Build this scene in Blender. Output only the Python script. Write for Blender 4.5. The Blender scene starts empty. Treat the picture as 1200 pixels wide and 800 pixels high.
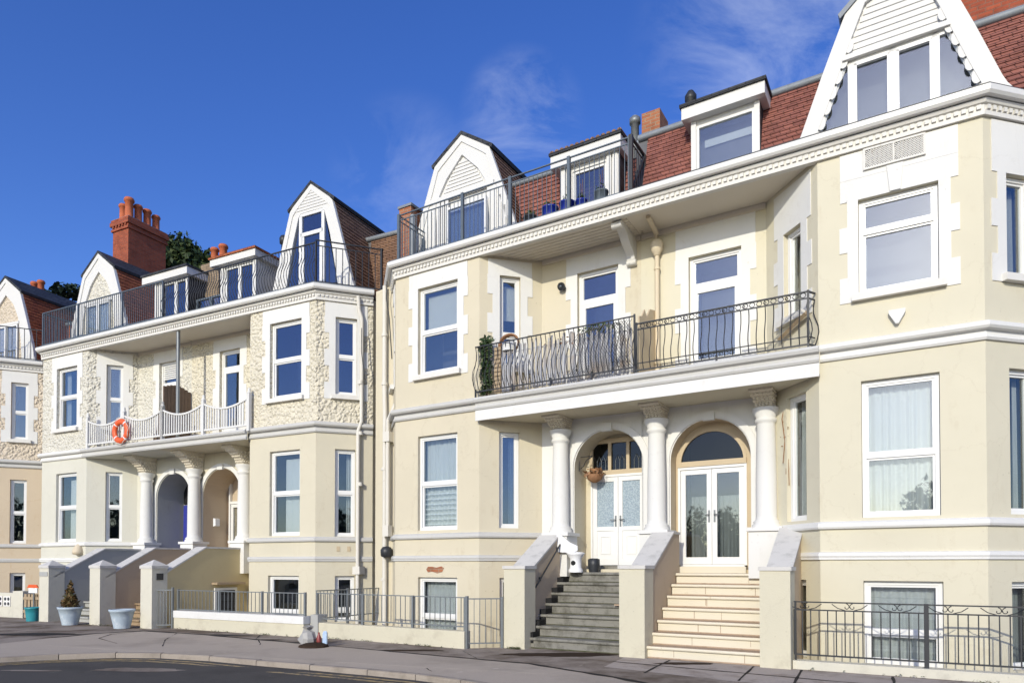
import bpy, bmesh, math, random
from mathutils import Vector, Matrix
R = math.radians
rnd = random.Random(7)
sc = bpy.context.scene
COL = sc.collection

# ---------------------------------------------------------------- camera
cam_d = bpy.data.cameras.new('camera'); cam = bpy.data.objects.new('camera', cam_d); COL.objects.link(cam)
cam.location = (0, 0, 1.6); cam.rotation_euler = (R(91.0), 0, 0)
cam_d.lens = 24; cam_d.sensor_width = 36; cam_d.shift_y = 247/1200; cam_d.clip_end = 5000
sc.camera = cam

# facade frames: x = along the facade (right), d = toward the street, z = up
class Frame:
    def __init__(s, x, y, deg, off=0.0):
        a = R(deg); s.a = a
        s.u = Vector((math.cos(a), math.sin(a), 0)); s.n = Vector((math.sin(a), -math.cos(a), 0))
        s.o = Vector((x, y, 0)) + s.u*off
    def w(s, a, d, z=0.0): return s.o + s.u*a + s.n*d + Vector((0, 0, z))
FA = Frame(-2.84131, 16.00295, -31.00805)
FB = Frame(-4.93912, 17.13675, -26.14169, -11.6)
FC = Frame(-28.43, 27.405, -21.2)
FW = Frame(0, 0, 0)

# ---------------------------------------------------------------- sun and sky
SUN_EL = R(23); SUN_OFF = R(-8)
sv = FA.n*math.cos(SUN_OFF) - FA.u*math.sin(SUN_OFF)
sun_dir = Vector((sv.x*math.cos(SUN_EL), sv.y*math.cos(SUN_EL), math.sin(SUN_EL)))
ld = bpy.data.lights.new('sun', 'SUN'); ld.energy = 3.0; ld.angle = R(0.5); ld.color = (1.0, 0.945, 0.80)
lo = bpy.data.objects.new('sun', ld); COL.objects.link(lo); lo.location = (0, -20, 40)
lo.rotation_euler = sun_dir.to_track_quat('Z', 'Y').to_euler()
world = bpy.data.worlds.new('World'); sc.world = world; world.use_nodes = True
wt = world.node_tree; wn = wt.nodes; wl = wt.links
for n in list(wn): wn.remove(n)
out = wn.new('ShaderNodeOutputWorld'); bg = wn.new('ShaderNodeBackground'); bg.inputs['Strength'].default_value = 0.15
sky = wn.new('ShaderNodeTexSky'); sky.sky_type = 'NISHITA'; sky.sun_disc = False
sky.sun_elevation = SUN_EL; sky.sun_rotation = math.atan2(sun_dir.x, sun_dir.y)
sky.air_density = 1.0; sky.dust_density = 1.2; sky.ozone_density = 4.0; sky.altitude = 300
hs = wn.new('ShaderNodeHueSaturation'); hs.inputs['Saturation'].default_value = 1.22; hs.inputs['Hue'].default_value = 0.520; hs.inputs['Value'].default_value = 1.28
wl.new(sky.outputs[0], hs.inputs['Color'])
# thin cirrus, drawn in the directions of the sky dome
tc = wn.new('ShaderNodeTexCoord')
mp = wn.new('ShaderNodeMapping'); mp.inputs['Rotation'].default_value = (R(20), R(-35), R(25)); mp.inputs['Scale'].default_value = (3.0, 9.0, 6.0)
wl.new(tc.outputs['Generated'], mp.inputs['Vector'])
nz = wn.new('ShaderNodeTexNoise'); nz.inputs['Scale'].default_value = 1.6; nz.inputs['Detail'].default_value = 8; nz.inputs['Roughness'].default_value = 0.62; nz.inputs['Distortion'].default_value = 0.6
wl.new(mp.outputs[0], nz.inputs['Vector'])
nb = wn.new('ShaderNodeTexNoise'); nb.inputs['Scale'].default_value = 2.6; nb.inputs['Detail'].default_value = 3
wl.new(tc.outputs['Generated'], nb.inputs['Vector'])
def blob(v, r0, r1):     # 1 near direction v, fading out between the two cosines
    d = wn.new('ShaderNodeVectorMath'); d.operation = 'DOT_PRODUCT'; d.inputs[1].default_value = Vector(v).normalized()
    nrm = wn.new('ShaderNodeVectorMath'); nrm.operation = 'NORMALIZE'; wl.new(tc.outputs['Generated'], nrm.inputs[0])
    wl.new(nrm.outputs[0], d.inputs[0])
    m = wn.new('ShaderNodeMapRange'); m.interpolation_type = 'SMOOTHSTEP'; m.inputs['From Min'].default_value = r1; m.inputs['From Max'].default_value = r0
    wl.new(d.outputs['Value'], m.inputs['Value']); return m.outputs[0]
def mth(op, a, b):
    m = wn.new('ShaderNodeMath'); m.operation = op
    for i, v in enumerate((a, b)):
        if isinstance(v, (int, float)): m.inputs[i].default_value = v
        else: wl.new(v, m.inputs[i])
    return m.outputs[0]
b1 = blob((0.44, 1, 0.76), 0.998, 0.978); b2 = blob((0.015, 1, 0.655), 0.9997, 0.9965); b3 = blob((-0.15, 1, 0.56), 0.9995, 0.994)
bsum = mth('ADD', mth('ADD', mth('MULTIPLY', b1, 0.5), mth('MULTIPLY', b2, 0.4)), mth('MULTIPLY', b3, 0.22))
cr = wn.new('ShaderNodeMapRange'); cr.inputs['From Min'].default_value = 0.42; cr.inputs['From Max'].default_value = 0.8
wl.new(nz.outputs['Fac'], cr.inputs['Value'])
cl = mth('MULTIPLY', mth('MULTIPLY', cr.outputs[0], bsum), 0.75)
mx = wn.new('ShaderNodeMixRGB'); mx.inputs['Color2'].default_value = (7.0, 7.4, 8.2, 1)
wl.new(cl, mx.inputs['Fac']); wl.new(hs.outputs[0], mx.inputs['Color1'])
wl.new(mx.outputs[0], bg.inputs['Color']); wl.new(bg.outputs[0], out.inputs['Surface'])
sc.view_settings.view_transform = 'Standard'; sc.view_settings.look = 'None'; sc.view_settings.gamma = 1
sc.view_settings.exposure = 0.10
sc.cycles.max_bounces = 8; sc.cycles.transparent_max_bounces = 12

# ---------------------------------------------------------------- materials
def mat(name):
    m = bpy.data.materials.new(name); m.use_nodes = True
    return m, m.node_tree.nodes, m.node_tree.links, m.node_tree.nodes['Principled BSDF']
def tex(n, l, kind, vec, **kw):
    t = n.new(kind)
    for k, v in kw.items():
        if k in t.inputs: t.inputs[k].default_value = v
        else: setattr(t, k, v)
    if vec is not None: l.new(vec, t.inputs['Vector'])
    return t
def ramp(n, l, fac, stops):
    r = n.new('ShaderNodeValToRGB'); l.new(fac, r.inputs['Fac']); e = r.color_ramp.elements
    while len(e) < len(stops): e.new(0.5)
    for i, (p, c) in enumerate(stops): e[i].position = p; e[i].color = (*c, 1)
    return r.outputs['Color']
def mixc(n, l, fac, a, b, mode='MIX'):
    m = n.new('ShaderNodeMixRGB'); m.blend_type = mode
    for i, v in (('Fac', fac), ('Color1', a), ('Color2', b)):
        if isinstance(v, (int, float)): m.inputs[i].default_value = v
        elif isinstance(v, tuple): m.inputs[i].default_value = (*v, 1)
        else: l.new(v, m.inputs[i])
    return m.outputs[0]
def mapped(n, l, scale=(1, 1, 1), rot=(0, 0, 0)):
    t = n.new('ShaderNodeTexCoord'); mp = n.new('ShaderNodeMapping')
    mp.inputs['Scale'].default_value = scale; mp.inputs['Rotation'].default_value = rot
    l.new(t.outputs['Object'], mp.inputs['Vector']); return mp.outputs[0]
def bump(n, l, h, b, strength=0.3, dist=0.02, prev=None):
    k = n.new('ShaderNodeBump'); k.inputs['Strength'].default_value = strength; k.inputs['Distance'].default_value = dist
    l.new(h, k.inputs['Height'])
    if prev is not None: l.new(prev, k.inputs['Normal'])
    l.new(k.outputs[0], b.inputs['Normal']); return k.outputs[0]
def spec(b, rough, sp=0.3):
    b.inputs['Roughness'].default_value = rough; b.inputs['Specular IOR Level'].default_value = sp
def ramp01(n, l, fac, lo, hi):
    m = n.new('ShaderNodeMapRange'); m.inputs['From Min'].default_value = lo; m.inputs['From Max'].default_value = hi
    l.new(fac, m.inputs['Value']); return m.outputs[0]
def stucco(name, c, dirt=(0.36, 0.27, 0.15), amt=0.35, rough_bump=0.25, scale=1.0, low=0.0):
    m, n, l, b = mat(name); v = mapped(n, l)
    big = tex(n, l, 'ShaderNodeTexNoise', v, Scale=0.8, Detail=6, Roughness=0.6)
    c1 = mixc(n, l, big.outputs['Fac'], tuple(x*0.90 for x in c), tuple(min(1, x*1.07) for x in c))
    st = tex(n, l, 'ShaderNodeTexNoise', mapped(n, l, (7, 7, 0.45)), Scale=1.0, Detail=5, Roughness=0.65)
    sf = ramp01(n, l, st.outputs['Fac'], 0.50, 0.78)
    pt = tex(n, l, 'ShaderNodeTexNoise', v, Scale=2.3, Detail=8, Roughness=0.7)
    pf = ramp01(n, l, pt.outputs['Fac'], 0.52, 0.75)
    m1 = n.new('ShaderNodeMath'); m1.operation = 'MULTIPLY'; l.new(sf, m1.inputs[0]); l.new(pf, m1.inputs[1])
    m2 = n.new('ShaderNodeMath'); m2.operation = 'MULTIPLY'; l.new(m1.outputs[0], m2.inputs[0]); m2.inputs[1].default_value = amt
    col = mixc(n, l, m2.outputs[0], c1, dirt)
    sp_ = tex(n, l, 'ShaderNodeTexNoise', v, Scale=17.0, Detail=3, Roughness=0.5)
    spk = ramp01(n, l, sp_.outputs['Fac'], 0.70, 0.78)
    m3 = n.new('ShaderNodeMath'); m3.operation = 'MULTIPLY'; l.new(spk, m3.inputs[0]); m3.inputs[1].default_value = amt*0.55
    col = mixc(n, l, m3.outputs[0], col, tuple(x*0.6 for x in dirt))
    cv = n.new('ShaderNodeVectorMath'); cv.operation = 'MULTIPLY_ADD'; l.new(pt.outputs['Color'], cv.inputs[0]); cv.inputs[1].default_value = (0.5, 0.5, 0.5); l.new(v, cv.inputs[2])
    ck = tex(n, l, 'ShaderNodeTexVoronoi', cv.outputs[0], Scale=0.55, feature='DISTANCE_TO_EDGE')
    cf = ramp01(n, l, ck.outputs['Distance'], 0.006, 0.0)
    cm = n.new('ShaderNodeMath'); cm.operation = 'MULTIPLY'; l.new(cf, cm.inputs[0]); l.new(big.outputs['Fac'], cm.inputs[1])
    cm2 = n.new('ShaderNodeMath'); cm2.operation = 'MULTIPLY'; l.new(cm.outputs[0], cm2.inputs[0]); cm2.inputs[1].default_value = amt*0.38
    col = mixc(n, l, cm2.outputs[0], col, tuple(x*0.8 for x in dirt))
    sz = n.new('ShaderNodeSeparateXYZ'); l.new(v, sz.inputs[0])
    gd_ = ramp01(n, l, sz.outputs['Z'], 0.75, 0.0)
    g2 = n.new('ShaderNodeMath'); g2.operation = 'MULTIPLY'; l.new(gd_, g2.inputs[0]); l.new(pf, g2.inputs[1])
    g3 = n.new('ShaderNodeMath'); g3.operation = 'MULTIPLY'; l.new(g2.outputs[0], g3.inputs[0]); g3.inputs[1].default_value = amt*0.8
    col = mixc(n, l, g3.outputs[0], col, tuple(x*0.9 for x in dirt))
    l.new(col, b.inputs['Base Color']); spec(b, 0.75, 0.25)
    f = tex(n, l, 'ShaderNodeTexNoise', v, Scale=60*scale, Detail=4, Roughness=0.6)
    k = bump(n, l, f.outputs['Fac'], b, rough_bump, 0.006)
    w = tex(n, l, 'ShaderNodeTexNoise', v, Scale=3.0, Detail=2)
    bump(n, l, w.outputs['Fac'], b, 0.3, 0.02, k)
    return m
def roughcast(name, c):
    m, n, l, b = mat(name); v = mapped(n, l, (1, 1, 1))
    wob = tex(n, l, 'ShaderNodeTexNoise', v, Scale=6, Detail=2)
    vv = n.new('ShaderNodeVectorMath'); vv.operation = 'MULTIPLY_ADD'; l.new(wob.outputs['Color'], vv.inputs[0]); vv.inputs[1].default_value = (0.12, 0.12, 0.12); l.new(v, vv.inputs[2])
    vo = tex(n, l, 'ShaderNodeTexVoronoi', vv.outputs[0], Scale=12.5, feature='SMOOTH_F1', Smoothness=0.35, Randomness=1.0)
    inv = n.new('ShaderNodeMath'); inv.operation = 'SUBTRACT'; inv.inputs[0].default_value = 1; l.new(vo.outputs['Distance'], inv.inputs[1])
    big = tex(n, l, 'ShaderNodeTexNoise', v, Scale=1.2, Detail=5)
    c1 = mixc(n, l, big.outputs['Fac'], tuple(x*0.86 for x in c), tuple(min(1, x*1.08) for x in c))
    cre = ramp01(n, l, vo.outputs['Distance'], 0.55, 0.95)
    m1 = n.new('ShaderNodeMath'); m1.operation = 'MULTIPLY'; l.new(cre, m1.inputs[0]); m1.inputs[1].default_value = 0.10
    col = mixc(n, l, m1.outputs[0], c1, (c[0]*0.6, c[1]*0.52, c[2]*0.42))
    l.new(col, b.inputs['Base Color']); spec(b, 0.8, 0.2)
    bump(n, l, inv.outputs[0], b, 1.0, 0.065)
    return m
def plain(name, c, rough=0.5, sp=0.4, metal=0.0, var=0.12, vs=4.0, bmp=0.0, bs=40.0):
    m, n, l, b = mat(name); v = mapped(n, l)
    t = tex(n, l, 'ShaderNodeTexNoise', v, Scale=vs, Detail=6, Roughness=0.6)
    l.new(mixc(n, l, t.outputs['Fac'], tuple(x*(1-var) for x in c), tuple(min(1, x*(1+var)) for x in c)), b.inputs['Base Color'])
    spec(b, rough, sp); b.inputs['Metallic'].default_value = metal
    if bmp:
        f = tex(n, l, 'ShaderNodeTexNoise', v, Scale=bs, Detail=4); bump(n, l, f.outputs['Fac'], b, bmp, 0.01)
    return m
def worn(name, c, under, lo=0.6, hi=0.72, scale=5.0, rough=0.55):
    m, n, l, b = mat(name); v = mapped(n, l)
    t = tex(n, l, 'ShaderNodeTexNoise', v, Scale=scale, Detail=9, Roughness=0.72)
    g = tex(n, l, 'ShaderNodeTexNoise', v, Scale=1.5, Detail=4)
    base = mixc(n, l, g.outputs['Fac'], tuple(x*0.9 for x in c), c)
    l.new(mixc(n, l, ramp01(n, l, t.outputs['Fac'], lo, hi), base, under), b.inputs['Base Color']); spec(b, rough, 0.3)
    bump(n, l, t.outputs['Fac'], b, 0.12, 0.004); return m
def bricky(name, c1, c2, mortar, bw=0.225, bh=0.075, msize=0.01, rough=0.85, bstr=0.6, warm=None):
    m, n, l, b = mat(name)
    t = n.new('ShaderNodeTexCoord'); sx = n.new('ShaderNodeSeparateXYZ'); l.new(t.outputs['Object'], sx.inputs[0])
    ad = n.new('ShaderNodeMath'); ad.operation = 'ADD'; l.new(sx.outputs['X'], ad.inputs[0]); l.new(sx.outputs['Y'], ad.inputs[1])
    cb = n.new('ShaderNodeCombineXYZ'); l.new(ad.outputs[0], cb.inputs['X']); l.new(sx.outputs['Z'], cb.inputs['Y'])
    k = n.new('ShaderNodeTexBrick'); l.new(cb.outputs[0], k.inputs['Vector'])
    k.inputs['Scale'].default_value = 1.0; k.inputs['Brick Width'].default_value = bw; k.inputs['Row Height'].default_value = bh
    k.inputs['Mortar Size'].default_value = msize; k.inputs['Mortar Smooth'].default_value = 0.2
    k.inputs['Color1'].default_value = (*c1, 1); k.inputs['Color2'].default_value = (*c2, 1); k.inputs['Mortar'].default_value = (*mortar, 1)
    k.inputs['Bias'].default_value = -0.15
    g = tex(n, l, 'ShaderNodeTexNoise', t.outputs['Object'], Scale=3.2, Detail=9, Roughness=0.75)
    col = mixc(n, l, 0.8, k.outputs['Color'], ramp(n, l, g.outputs['Fac'], [(0.28, (0.42, 0.40, 0.38)), (0.5, (0.85, 0.82, 0.8)), (0.72, (1, 1, 1))]), 'MULTIPLY')
    l.new(col, b.inputs['Base Color']); spec(b, rough, 0.2)
    inv = n.new('ShaderNodeMath'); inv.operation = 'SUBTRACT'; inv.inputs[0].default_value = 1; l.new(k.outputs['Fac'], inv.inputs[1])
    p = bump(n, l, inv.outputs[0], b, bstr, 0.012)
    f = tex(n, l, 'ShaderNodeTexNoise', t.outputs['Object'], Scale=45, Detail=3); bump(n, l, f.outputs['Fac'], b, 0.3, 0.006, p)
    return m
def glass(name, tint, refl=0.30, rough=0.015, wav=0.02, gcol=(0.95, 0.98, 1.0)):
    m, n, l, b = mat(name); n.remove(b); o = n['Material Output']
    tr = n.new('ShaderNodeBsdfTransparent'); tr.inputs['Color'].default_value = (*tint, 1)
    gl = n.new('ShaderNodeBsdfGlossy'); gl.inputs['Roughness'].default_value = rough; gl.inputs['Color'].default_value = (*gcol, 1)
    w = tex(n, l, 'ShaderNodeTexNoise', mapped(n, l), Scale=1.3, Detail=2); k = n.new('ShaderNodeBump')
    k.inputs['Strength'].default_value = wav; k.inputs['Distance'].default_value = 0.1; l.new(w.outputs['Fac'], k.inputs['Height']); l.new(k.outputs[0], gl.inputs['Normal'])
    lw = n.new('ShaderNodeLayerWeight'); lw.inputs['Blend'].default_value = 0.5
    fr = n.new('ShaderNodeMath'); fr.operation = 'POWER'; l.new(lw.outputs['Facing'], fr.inputs[0]); fr.inputs[1].default_value = 4.0
    a = n.new('ShaderNodeMath'); a.operation = 'ADD'; a.use_clamp = True; l.new(fr.outputs[0], a.inputs[0]); a.inputs[1].default_value = refl
    mi = n.new('ShaderNodeMixShader'); l.new(a.outputs[0], mi.inputs[0]); l.new(tr.outputs[0], mi.inputs[1]); l.new(gl.outputs[0], mi.inputs[2])
    l.new(mi.outputs[0], o.inputs['Surface']); return m

MT = {}
MT['creamA'] = stucco('cream_stucco', (0.60, 0.54, 0.405), amt=0.9)
MT['creamA2'] = stucco('pale_cream_stucco', (0.62, 0.575, 0.44), amt=0.65)
MT['creamB'] = stucco('stone_cream_stucco', (0.60, 0.55, 0.42), amt=0.65)
MT['whiteB'] = stucco('off_white_stucco', (0.60, 0.58, 0.49), amt=0.55)
MT['peachC'] = stucco('peach_stucco', (0.58, 0.475, 0.34), dirt=(0.42, 0.22, 0.08), amt=0.85)
MT['roughB'] = roughcast('cream_roughcast', (0.68, 0.625, 0.495))
MT['roughB1'] = roughcast('pale_roughcast', (0.66, 0.63, 0.54))
MT['roughC'] = roughcast('peach_roughcast', (0.64, 0.55, 0.43))
MT['trim'] = stucco('white_masonry_paint', (0.70, 0.69, 0.655), dirt=(0.40, 0.34, 0.26), amt=0.5, rough_bump=0.15)
MT['stringA'] = stucco('grey_white_masonry', (0.53, 0.52, 0.49), dirt=(0.30, 0.27, 0.22), amt=0.6, rough_bump=0.15)
MT['cornice'] = worn('weathered_cornice_paint', (0.68, 0.66, 0.61), (0.38, 0.33, 0.25), 0.60, 0.75, 7)
MT['soffit'] = worn('peeling_soffit_paint', (0.66, 0.60, 0.50), (0.26, 0.22, 0.17), 0.66, 0.70, 3.0)
MT['gutter'] = plain('white_plastic_gutter', (0.71, 0.70, 0.67), 0.35, 0.5, var=0.06)
MT['upvc'] = plain('white_window_plastic', (0.74, 0.735, 0.71), 0.3, 0.5, var=0.04)
MT['wood_white'] = worn('white_painted_wood', (0.69, 0.68, 0.65), (0.48, 0.45, 0.40), 0.66, 0.78, 6)
MT['sill'] = stucco('painted_sill', (0.70, 0.68, 0.63), amt=0.4)
MT['glass'] = glass('window_glass', (0.86, 0.89, 0.90), 0.14)
MT['glass_blue'] = glass('sky_tinted_glass', (0.60, 0.66, 0.74), 0.15, gcol=(0.84, 0.88, 0.98))  # blue of the reflected sky put into the pane's tint and gloss colour
MT['glass_dark'] = glass('dark_fanlight_glass', (0.45, 0.47, 0.48), 0.03)
MT['glass_low'] = glass('lower_window_glass', (0.86, 0.89, 0.90), 0.08)
MT['frost'] = None
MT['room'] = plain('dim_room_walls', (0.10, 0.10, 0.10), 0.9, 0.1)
MT['curtain'] = plain('net_curtain', (0.60, 0.60, 0.575), 0.9, 0.1, var=0.08)
MT['blind'] = plain('cream_blind', (0.66, 0.64, 0.55), 0.8, 0.1, var=0.05)
MT['darkcurtain'] = plain('grey_curtain', (0.30, 0.31, 0.30), 0.9, 0.1)
MT['iron'] = plain('dark_painted_iron', (0.028, 0.030, 0.034), 0.45, 0.4, 0.0, var=0.3, vs=20)
MT['galv'] = plain('grey_galvanised_steel', (0.20, 0.215, 0.22), 0.45, 0.5, 0.35, var=0.2, vs=12)
MT['steelblue'] = plain('blue_grey_steel', (0.10, 0.125, 0.15), 0.5, 0.4, 0.2, var=0.2, vs=9)
MT['lead'] = plain('grey_lead_flashing', (0.22, 0.24, 0.26), 0.6, 0.3, 0.2, var=0.25, vs=5, bmp=0.2)
MT['slate'] = bricky('dark_slate', (0.055, 0.06, 0.068), (0.035, 0.038, 0.044), (0.012, 0.012, 0.012), 0.3, 0.2, 0.008, 0.6)
MT['tile'] = bricky('red_clay_tiles', (0.32, 0.13, 0.10), (0.22, 0.09, 0.075), (0.07, 0.03, 0.025), 0.165, 0.10, 0.006, 0.8)
MT['tile2'] = bricky('orange_clay_tiles', (0.40, 0.13, 0.055), (0.29, 0.085, 0.045), (0.08, 0.035, 0.02), 0.165, 0.10, 0.006, 0.8)
MT['tilebrown'] = bricky('brown_clay_tiles', (0.27, 0.16, 0.10), (0.19, 0.11, 0.075), (0.06, 0.04, 0.03), 0.2, 0.10, 0.008, 0.85)
MT['brick'] = bricky('red_brick', (0.40, 0.10, 0.05), (0.28, 0.07, 0.04), (0.27, 0.12, 0.08))
MT['brickorange'] = bricky('orange_brick', (0.42, 0.17, 0.085), (0.33, 0.12, 0.065), (0.36, 0.26, 0.18))
MT['stock'] = bricky('buff_brick', (0.34, 0.26, 0.18), (0.26, 0.20, 0.14), (0.2, 0.17, 0.13))
MT['pot'] = plain('terracotta', (0.46, 0.13, 0.06), 0.75, 0.2, var=0.25, vs=9, bmp=0.2)
MT['felt'] = plain('roof_felt', (0.13, 0.13, 0.135), 0.9, 0.1, var=0.3)
MT['weather'] = plain('stone_carving', (0.68, 0.62, 0.50), 0.85, 0.2, var=0.25, vs=22, bmp=0.7, bs=24)
MT['stepgrey'] = worn('weathered_grey_concrete', (0.24, 0.23, 0.20), (0.10, 0.095, 0.075), 0.46, 0.66, 3.5, 0.85)
MT['moss'] = worn('mossy_dark_joint', (0.10, 0.095, 0.06), (0.05, 0.055, 0.025), 0.45, 0.6, 9, 0.95)
MT['stepcream'] = worn('cream_painted_step', (0.70, 0.64, 0.50), (0.40, 0.29, 0.16), 0.64, 0.74, 4, 0.7)
MT['treadcream'] = worn('worn_brown_tread', (0.42, 0.31, 0.22), (0.25, 0.18, 0.12), 0.5, 0.7, 6, 0.8)
MT['stepbrown'] = worn('brown_step', (0.36, 0.26, 0.16), (0.16, 0.11, 0.07), 0.5, 0.7, 5, 0.85)
MT['pillar'] = stucco('pillar_render', (0.59, 0.55, 0.42), dirt=(0.33, 0.28, 0.2), amt=0.6, rough_bump=0.6)
MT['pillarB'] = stucco('pale_pillar_render', (0.61, 0.58, 0.48), dirt=(0.30, 0.28, 0.24), amt=0.6, rough_bump=0.6)
MT['coping'] = worn('pale_grey_coping', (0.60, 0.58, 0.54), (0.38, 0.37, 0.34), 0.5, 0.75, 4, 0.8)
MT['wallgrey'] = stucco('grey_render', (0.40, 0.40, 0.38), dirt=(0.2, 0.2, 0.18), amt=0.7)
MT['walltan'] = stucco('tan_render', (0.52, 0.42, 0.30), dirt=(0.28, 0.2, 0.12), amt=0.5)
MT['wallochre'] = stucco('ochre_render', (0.55, 0.46, 0.27), dirt=(0.28, 0.2, 0.12), amt=0.4)
MT['black'] = plain('black_paint', (0.012, 0.012, 0.013), 0.6, 0.3, var=0.2)
MT['bluedoor'] = plain('blue_door_paint', (0.035, 0.045, 0.30), 0.4, 0.5, var=0.1)
MT['pipe'] = worn('off_white_pipe_paint', (0.68, 0.65, 0.58), (0.32, 0.2, 0.11), 0.66, 0.73, 6)
MT['pipecream'] = worn('cream_pipe_paint', (0.66, 0.56, 0.40), (0.34, 0.2, 0.1), 0.66, 0.73, 6)
MT['tanframe'] = plain('tan_door_surround', (0.52, 0.42, 0.28), 0.6, 0.3, var=0.1)
MT['orange'] = plain('orange_lifebuoy_shell', (0.72, 0.115, 0.03), 0.45, 0.4, var=0.06)
MT['whitepl'] = plain('white_plastic', (0.8, 0.8, 0.8), 0.4, 0.4, var=0.05)
MT['teal'] = plain('teal_glaze', (0.03, 0.26, 0.30), 0.4, 0.5, var=0.1)
MT['bluepot'] = plain('cobalt_glaze', (0.012, 0.03, 0.28), 0.3, 0.6, var=0.15)
MT['paleblue'] = worn('faded_blue_grey_pot', (0.42, 0.50, 0.56), (0.60, 0.64, 0.66), 0.5, 0.7, 7, 0.6)
MT['soil'] = plain('dark_soil', (0.045, 0.03, 0.02), 0.95, 0.1, var=0.4, vs=30, bmp=0.6)
MT['reed'] = None
MT['wooddark'] = plain('dark_brown_timber', (0.16, 0.115, 0.085), 0.8, 0.2, var=0.35, vs=14)
MT['plank'] = plain('weathered_plank', (0.38, 0.29, 0.19), 0.8, 0.2, var=0.25, vs=12)
MT['bark'] = plain('tree_bark', (0.09, 0.065, 0.045), 0.95, 0.1, var=0.4, vs=8, bmp=0.8)
MT['bag'] = plain('grey_plastic_bag', (0.34, 0.33, 0.31), 0.5, 0.4, var=0.25, vs=8)
MT['dry'] = plain('dried_brown_stems', (0.28, 0.15, 0.08), 0.9, 0.1, var=0.4, vs=30)
MT['redcan'] = plain('dark_red_tin', (0.25, 0.04, 0.035), 0.35, 0.5, var=0.1)
MT['bluecan'] = plain('pale_blue_carton', (0.42, 0.55, 0.72), 0.4, 0.5, var=0.1)

def frosted():
    m, n, l, b = mat('frosted_glass'); v = mapped(n, l)
    t = tex(n, l, 'ShaderNodeTexVoronoi', v, Scale=34)
    l.new(ramp(n, l, t.outputs['Distance'], [(0.1, (0.20, 0.26, 0.31)), (0.7, (0.36, 0.43, 0.47))]), b.inputs['Base Color'])
    spec(b, 0.25, 0.6); bump(n, l, t.outputs['Distance'], b, 0.5, 0.01); return m
MT['frost'] = frosted()
def reed():
    m, n, l, b = mat('grey_reed_screen'); v = mapped(n, l, (38, 38, 1.2))
    t = tex(n, l, 'ShaderNodeTexNoise', v, Scale=1.0, Detail=4, Roughness=0.7)
    v2 = mapped(n, l); g = tex(n, l, 'ShaderNodeTexNoise', v2, Scale=2.5, Detail=5)
    c = ramp(n, l, t.outputs['Fac'], [(0.3, (0.15, 0.15, 0.155)), (0.5, (0.36, 0.36, 0.375)), (0.72, (0.62, 0.62, 0.64))])
    l.new(mixc(n, l, ramp01(n, l, g.outputs['Fac'], 0.5, 0.75), c, (0.40, 0.32, 0.24)), b.inputs['Base Color']); spec(b, 0.85, 0.2)
    bump(n, l, t.outputs['Fac'], b, 0.8, 0.02); return m
MT['reed'] = reed()
def leafmat(name, cols):
    m, n, l, b = mat(name); g = n.new('ShaderNodeNewGeometry')
    l.new(ramp(n, l, g.outputs['Random Per Island'], [(i/(len(cols)-1), c) for i, c in enumerate(cols)]), b.inputs['Base Color']); spec(b, 0.6, 0.3)
    return m
MT['leaf'] = leafmat('dark_evergreen_leaves', [(0.018, 0.035, 0.012), (0.035, 0.06, 0.018), (0.065, 0.085, 0.025)])
MT['pine'] = leafmat('blue_green_pine_needles', [(0.012, 0.025, 0.018), (0.03, 0.05, 0.03), (0.05, 0.07, 0.04)])
MT['ivy'] = leafmat('ivy_leaves', [(0.02, 0.05, 0.018), (0.045, 0.085, 0.03), (0.09, 0.13, 0.05)])
MT['cypress'] = leafmat('browning_conifer', [(0.10, 0.055, 0.02), (0.15, 0.09, 0.03), (0.075, 0.075, 0.025)])
MT['weed'] = leafmat('small_weeds', [(0.05, 0.08, 0.025), (0.09, 0.11, 0.04), (0.14, 0.11, 0.05)])
MT['dryleaf'] = leafmat('dried_flowers', [(0.26, 0.12, 0.05), (0.36, 0.19, 0.09), (0.18, 0.10, 0.06)])

def ground_mat(name, c, dark, spots, bs=70, big=0.6, patch=(0.52, 0.66), joints=None):
    m, n, l, b = mat(name); v = mapped(n, l)
    f = tex(n, l, 'ShaderNodeTexNoise', v, Scale=bs, Detail=5, Roughness=0.7)
    g = tex(n, l, 'ShaderNodeTexNoise', v, Scale=big, Detail=9, Roughness=0.65)
    h = tex(n, l, 'ShaderNodeTexNoise', v, Scale=3.0, Detail=7, Roughness=0.7)
    col = mixc(n, l, f.outputs['Fac'], tuple(x*0.7 for x in c), tuple(x*1.25 for x in c))
    col = mixc(n, l, ramp01(n, l, g.outputs['Fac'], *patch), col, dark)
    col = mixc(n, l, ramp01(n, l, h.outputs['Fac'], 0.62, 0.72), col, spots)
    l.new(col, b.inputs['Base Color']); spec(b, 0.9, 0.2)
    k = bump(n, l, f.outputs['Fac'], b, 0.5, 0.008); bump(n, l, h.outputs['Fac'], b, 0.3, 0.015, k)
    return m
MT['road'] = ground_mat('dark_asphalt', (0.078, 0.072, 0.065), (0.056, 0.052, 0.047), (0.12, 0.112, 0.10))
MT['pave'] = ground_mat('pinkish_tarmac_pavement', (0.44, 0.375, 0.30), (0.31, 0.265, 0.21), (0.52, 0.45, 0.37), patch=(0.5, 0.75))
MT['fore'] = ground_mat('stained_forecourt_tarmac', (0.30, 0.255, 0.21), (0.12, 0.09, 0.065), (0.45, 0.39, 0.33), patch=(0.42, 0.62), big=0.9)
MT['slab'] = ground_mat('paving_slab', (0.40, 0.345, 0.295), (0.20, 0.16, 0.125), (0.48, 0.42, 0.365), patch=(0.5, 0.7), big=1.6)
MT['kerb'] = ground_mat('concrete_kerb', (0.36, 0.31, 0.255), (0.24, 0.205, 0.165), (0.44, 0.385, 0.32), patch=(0.5, 0.7), big=2)
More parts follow.
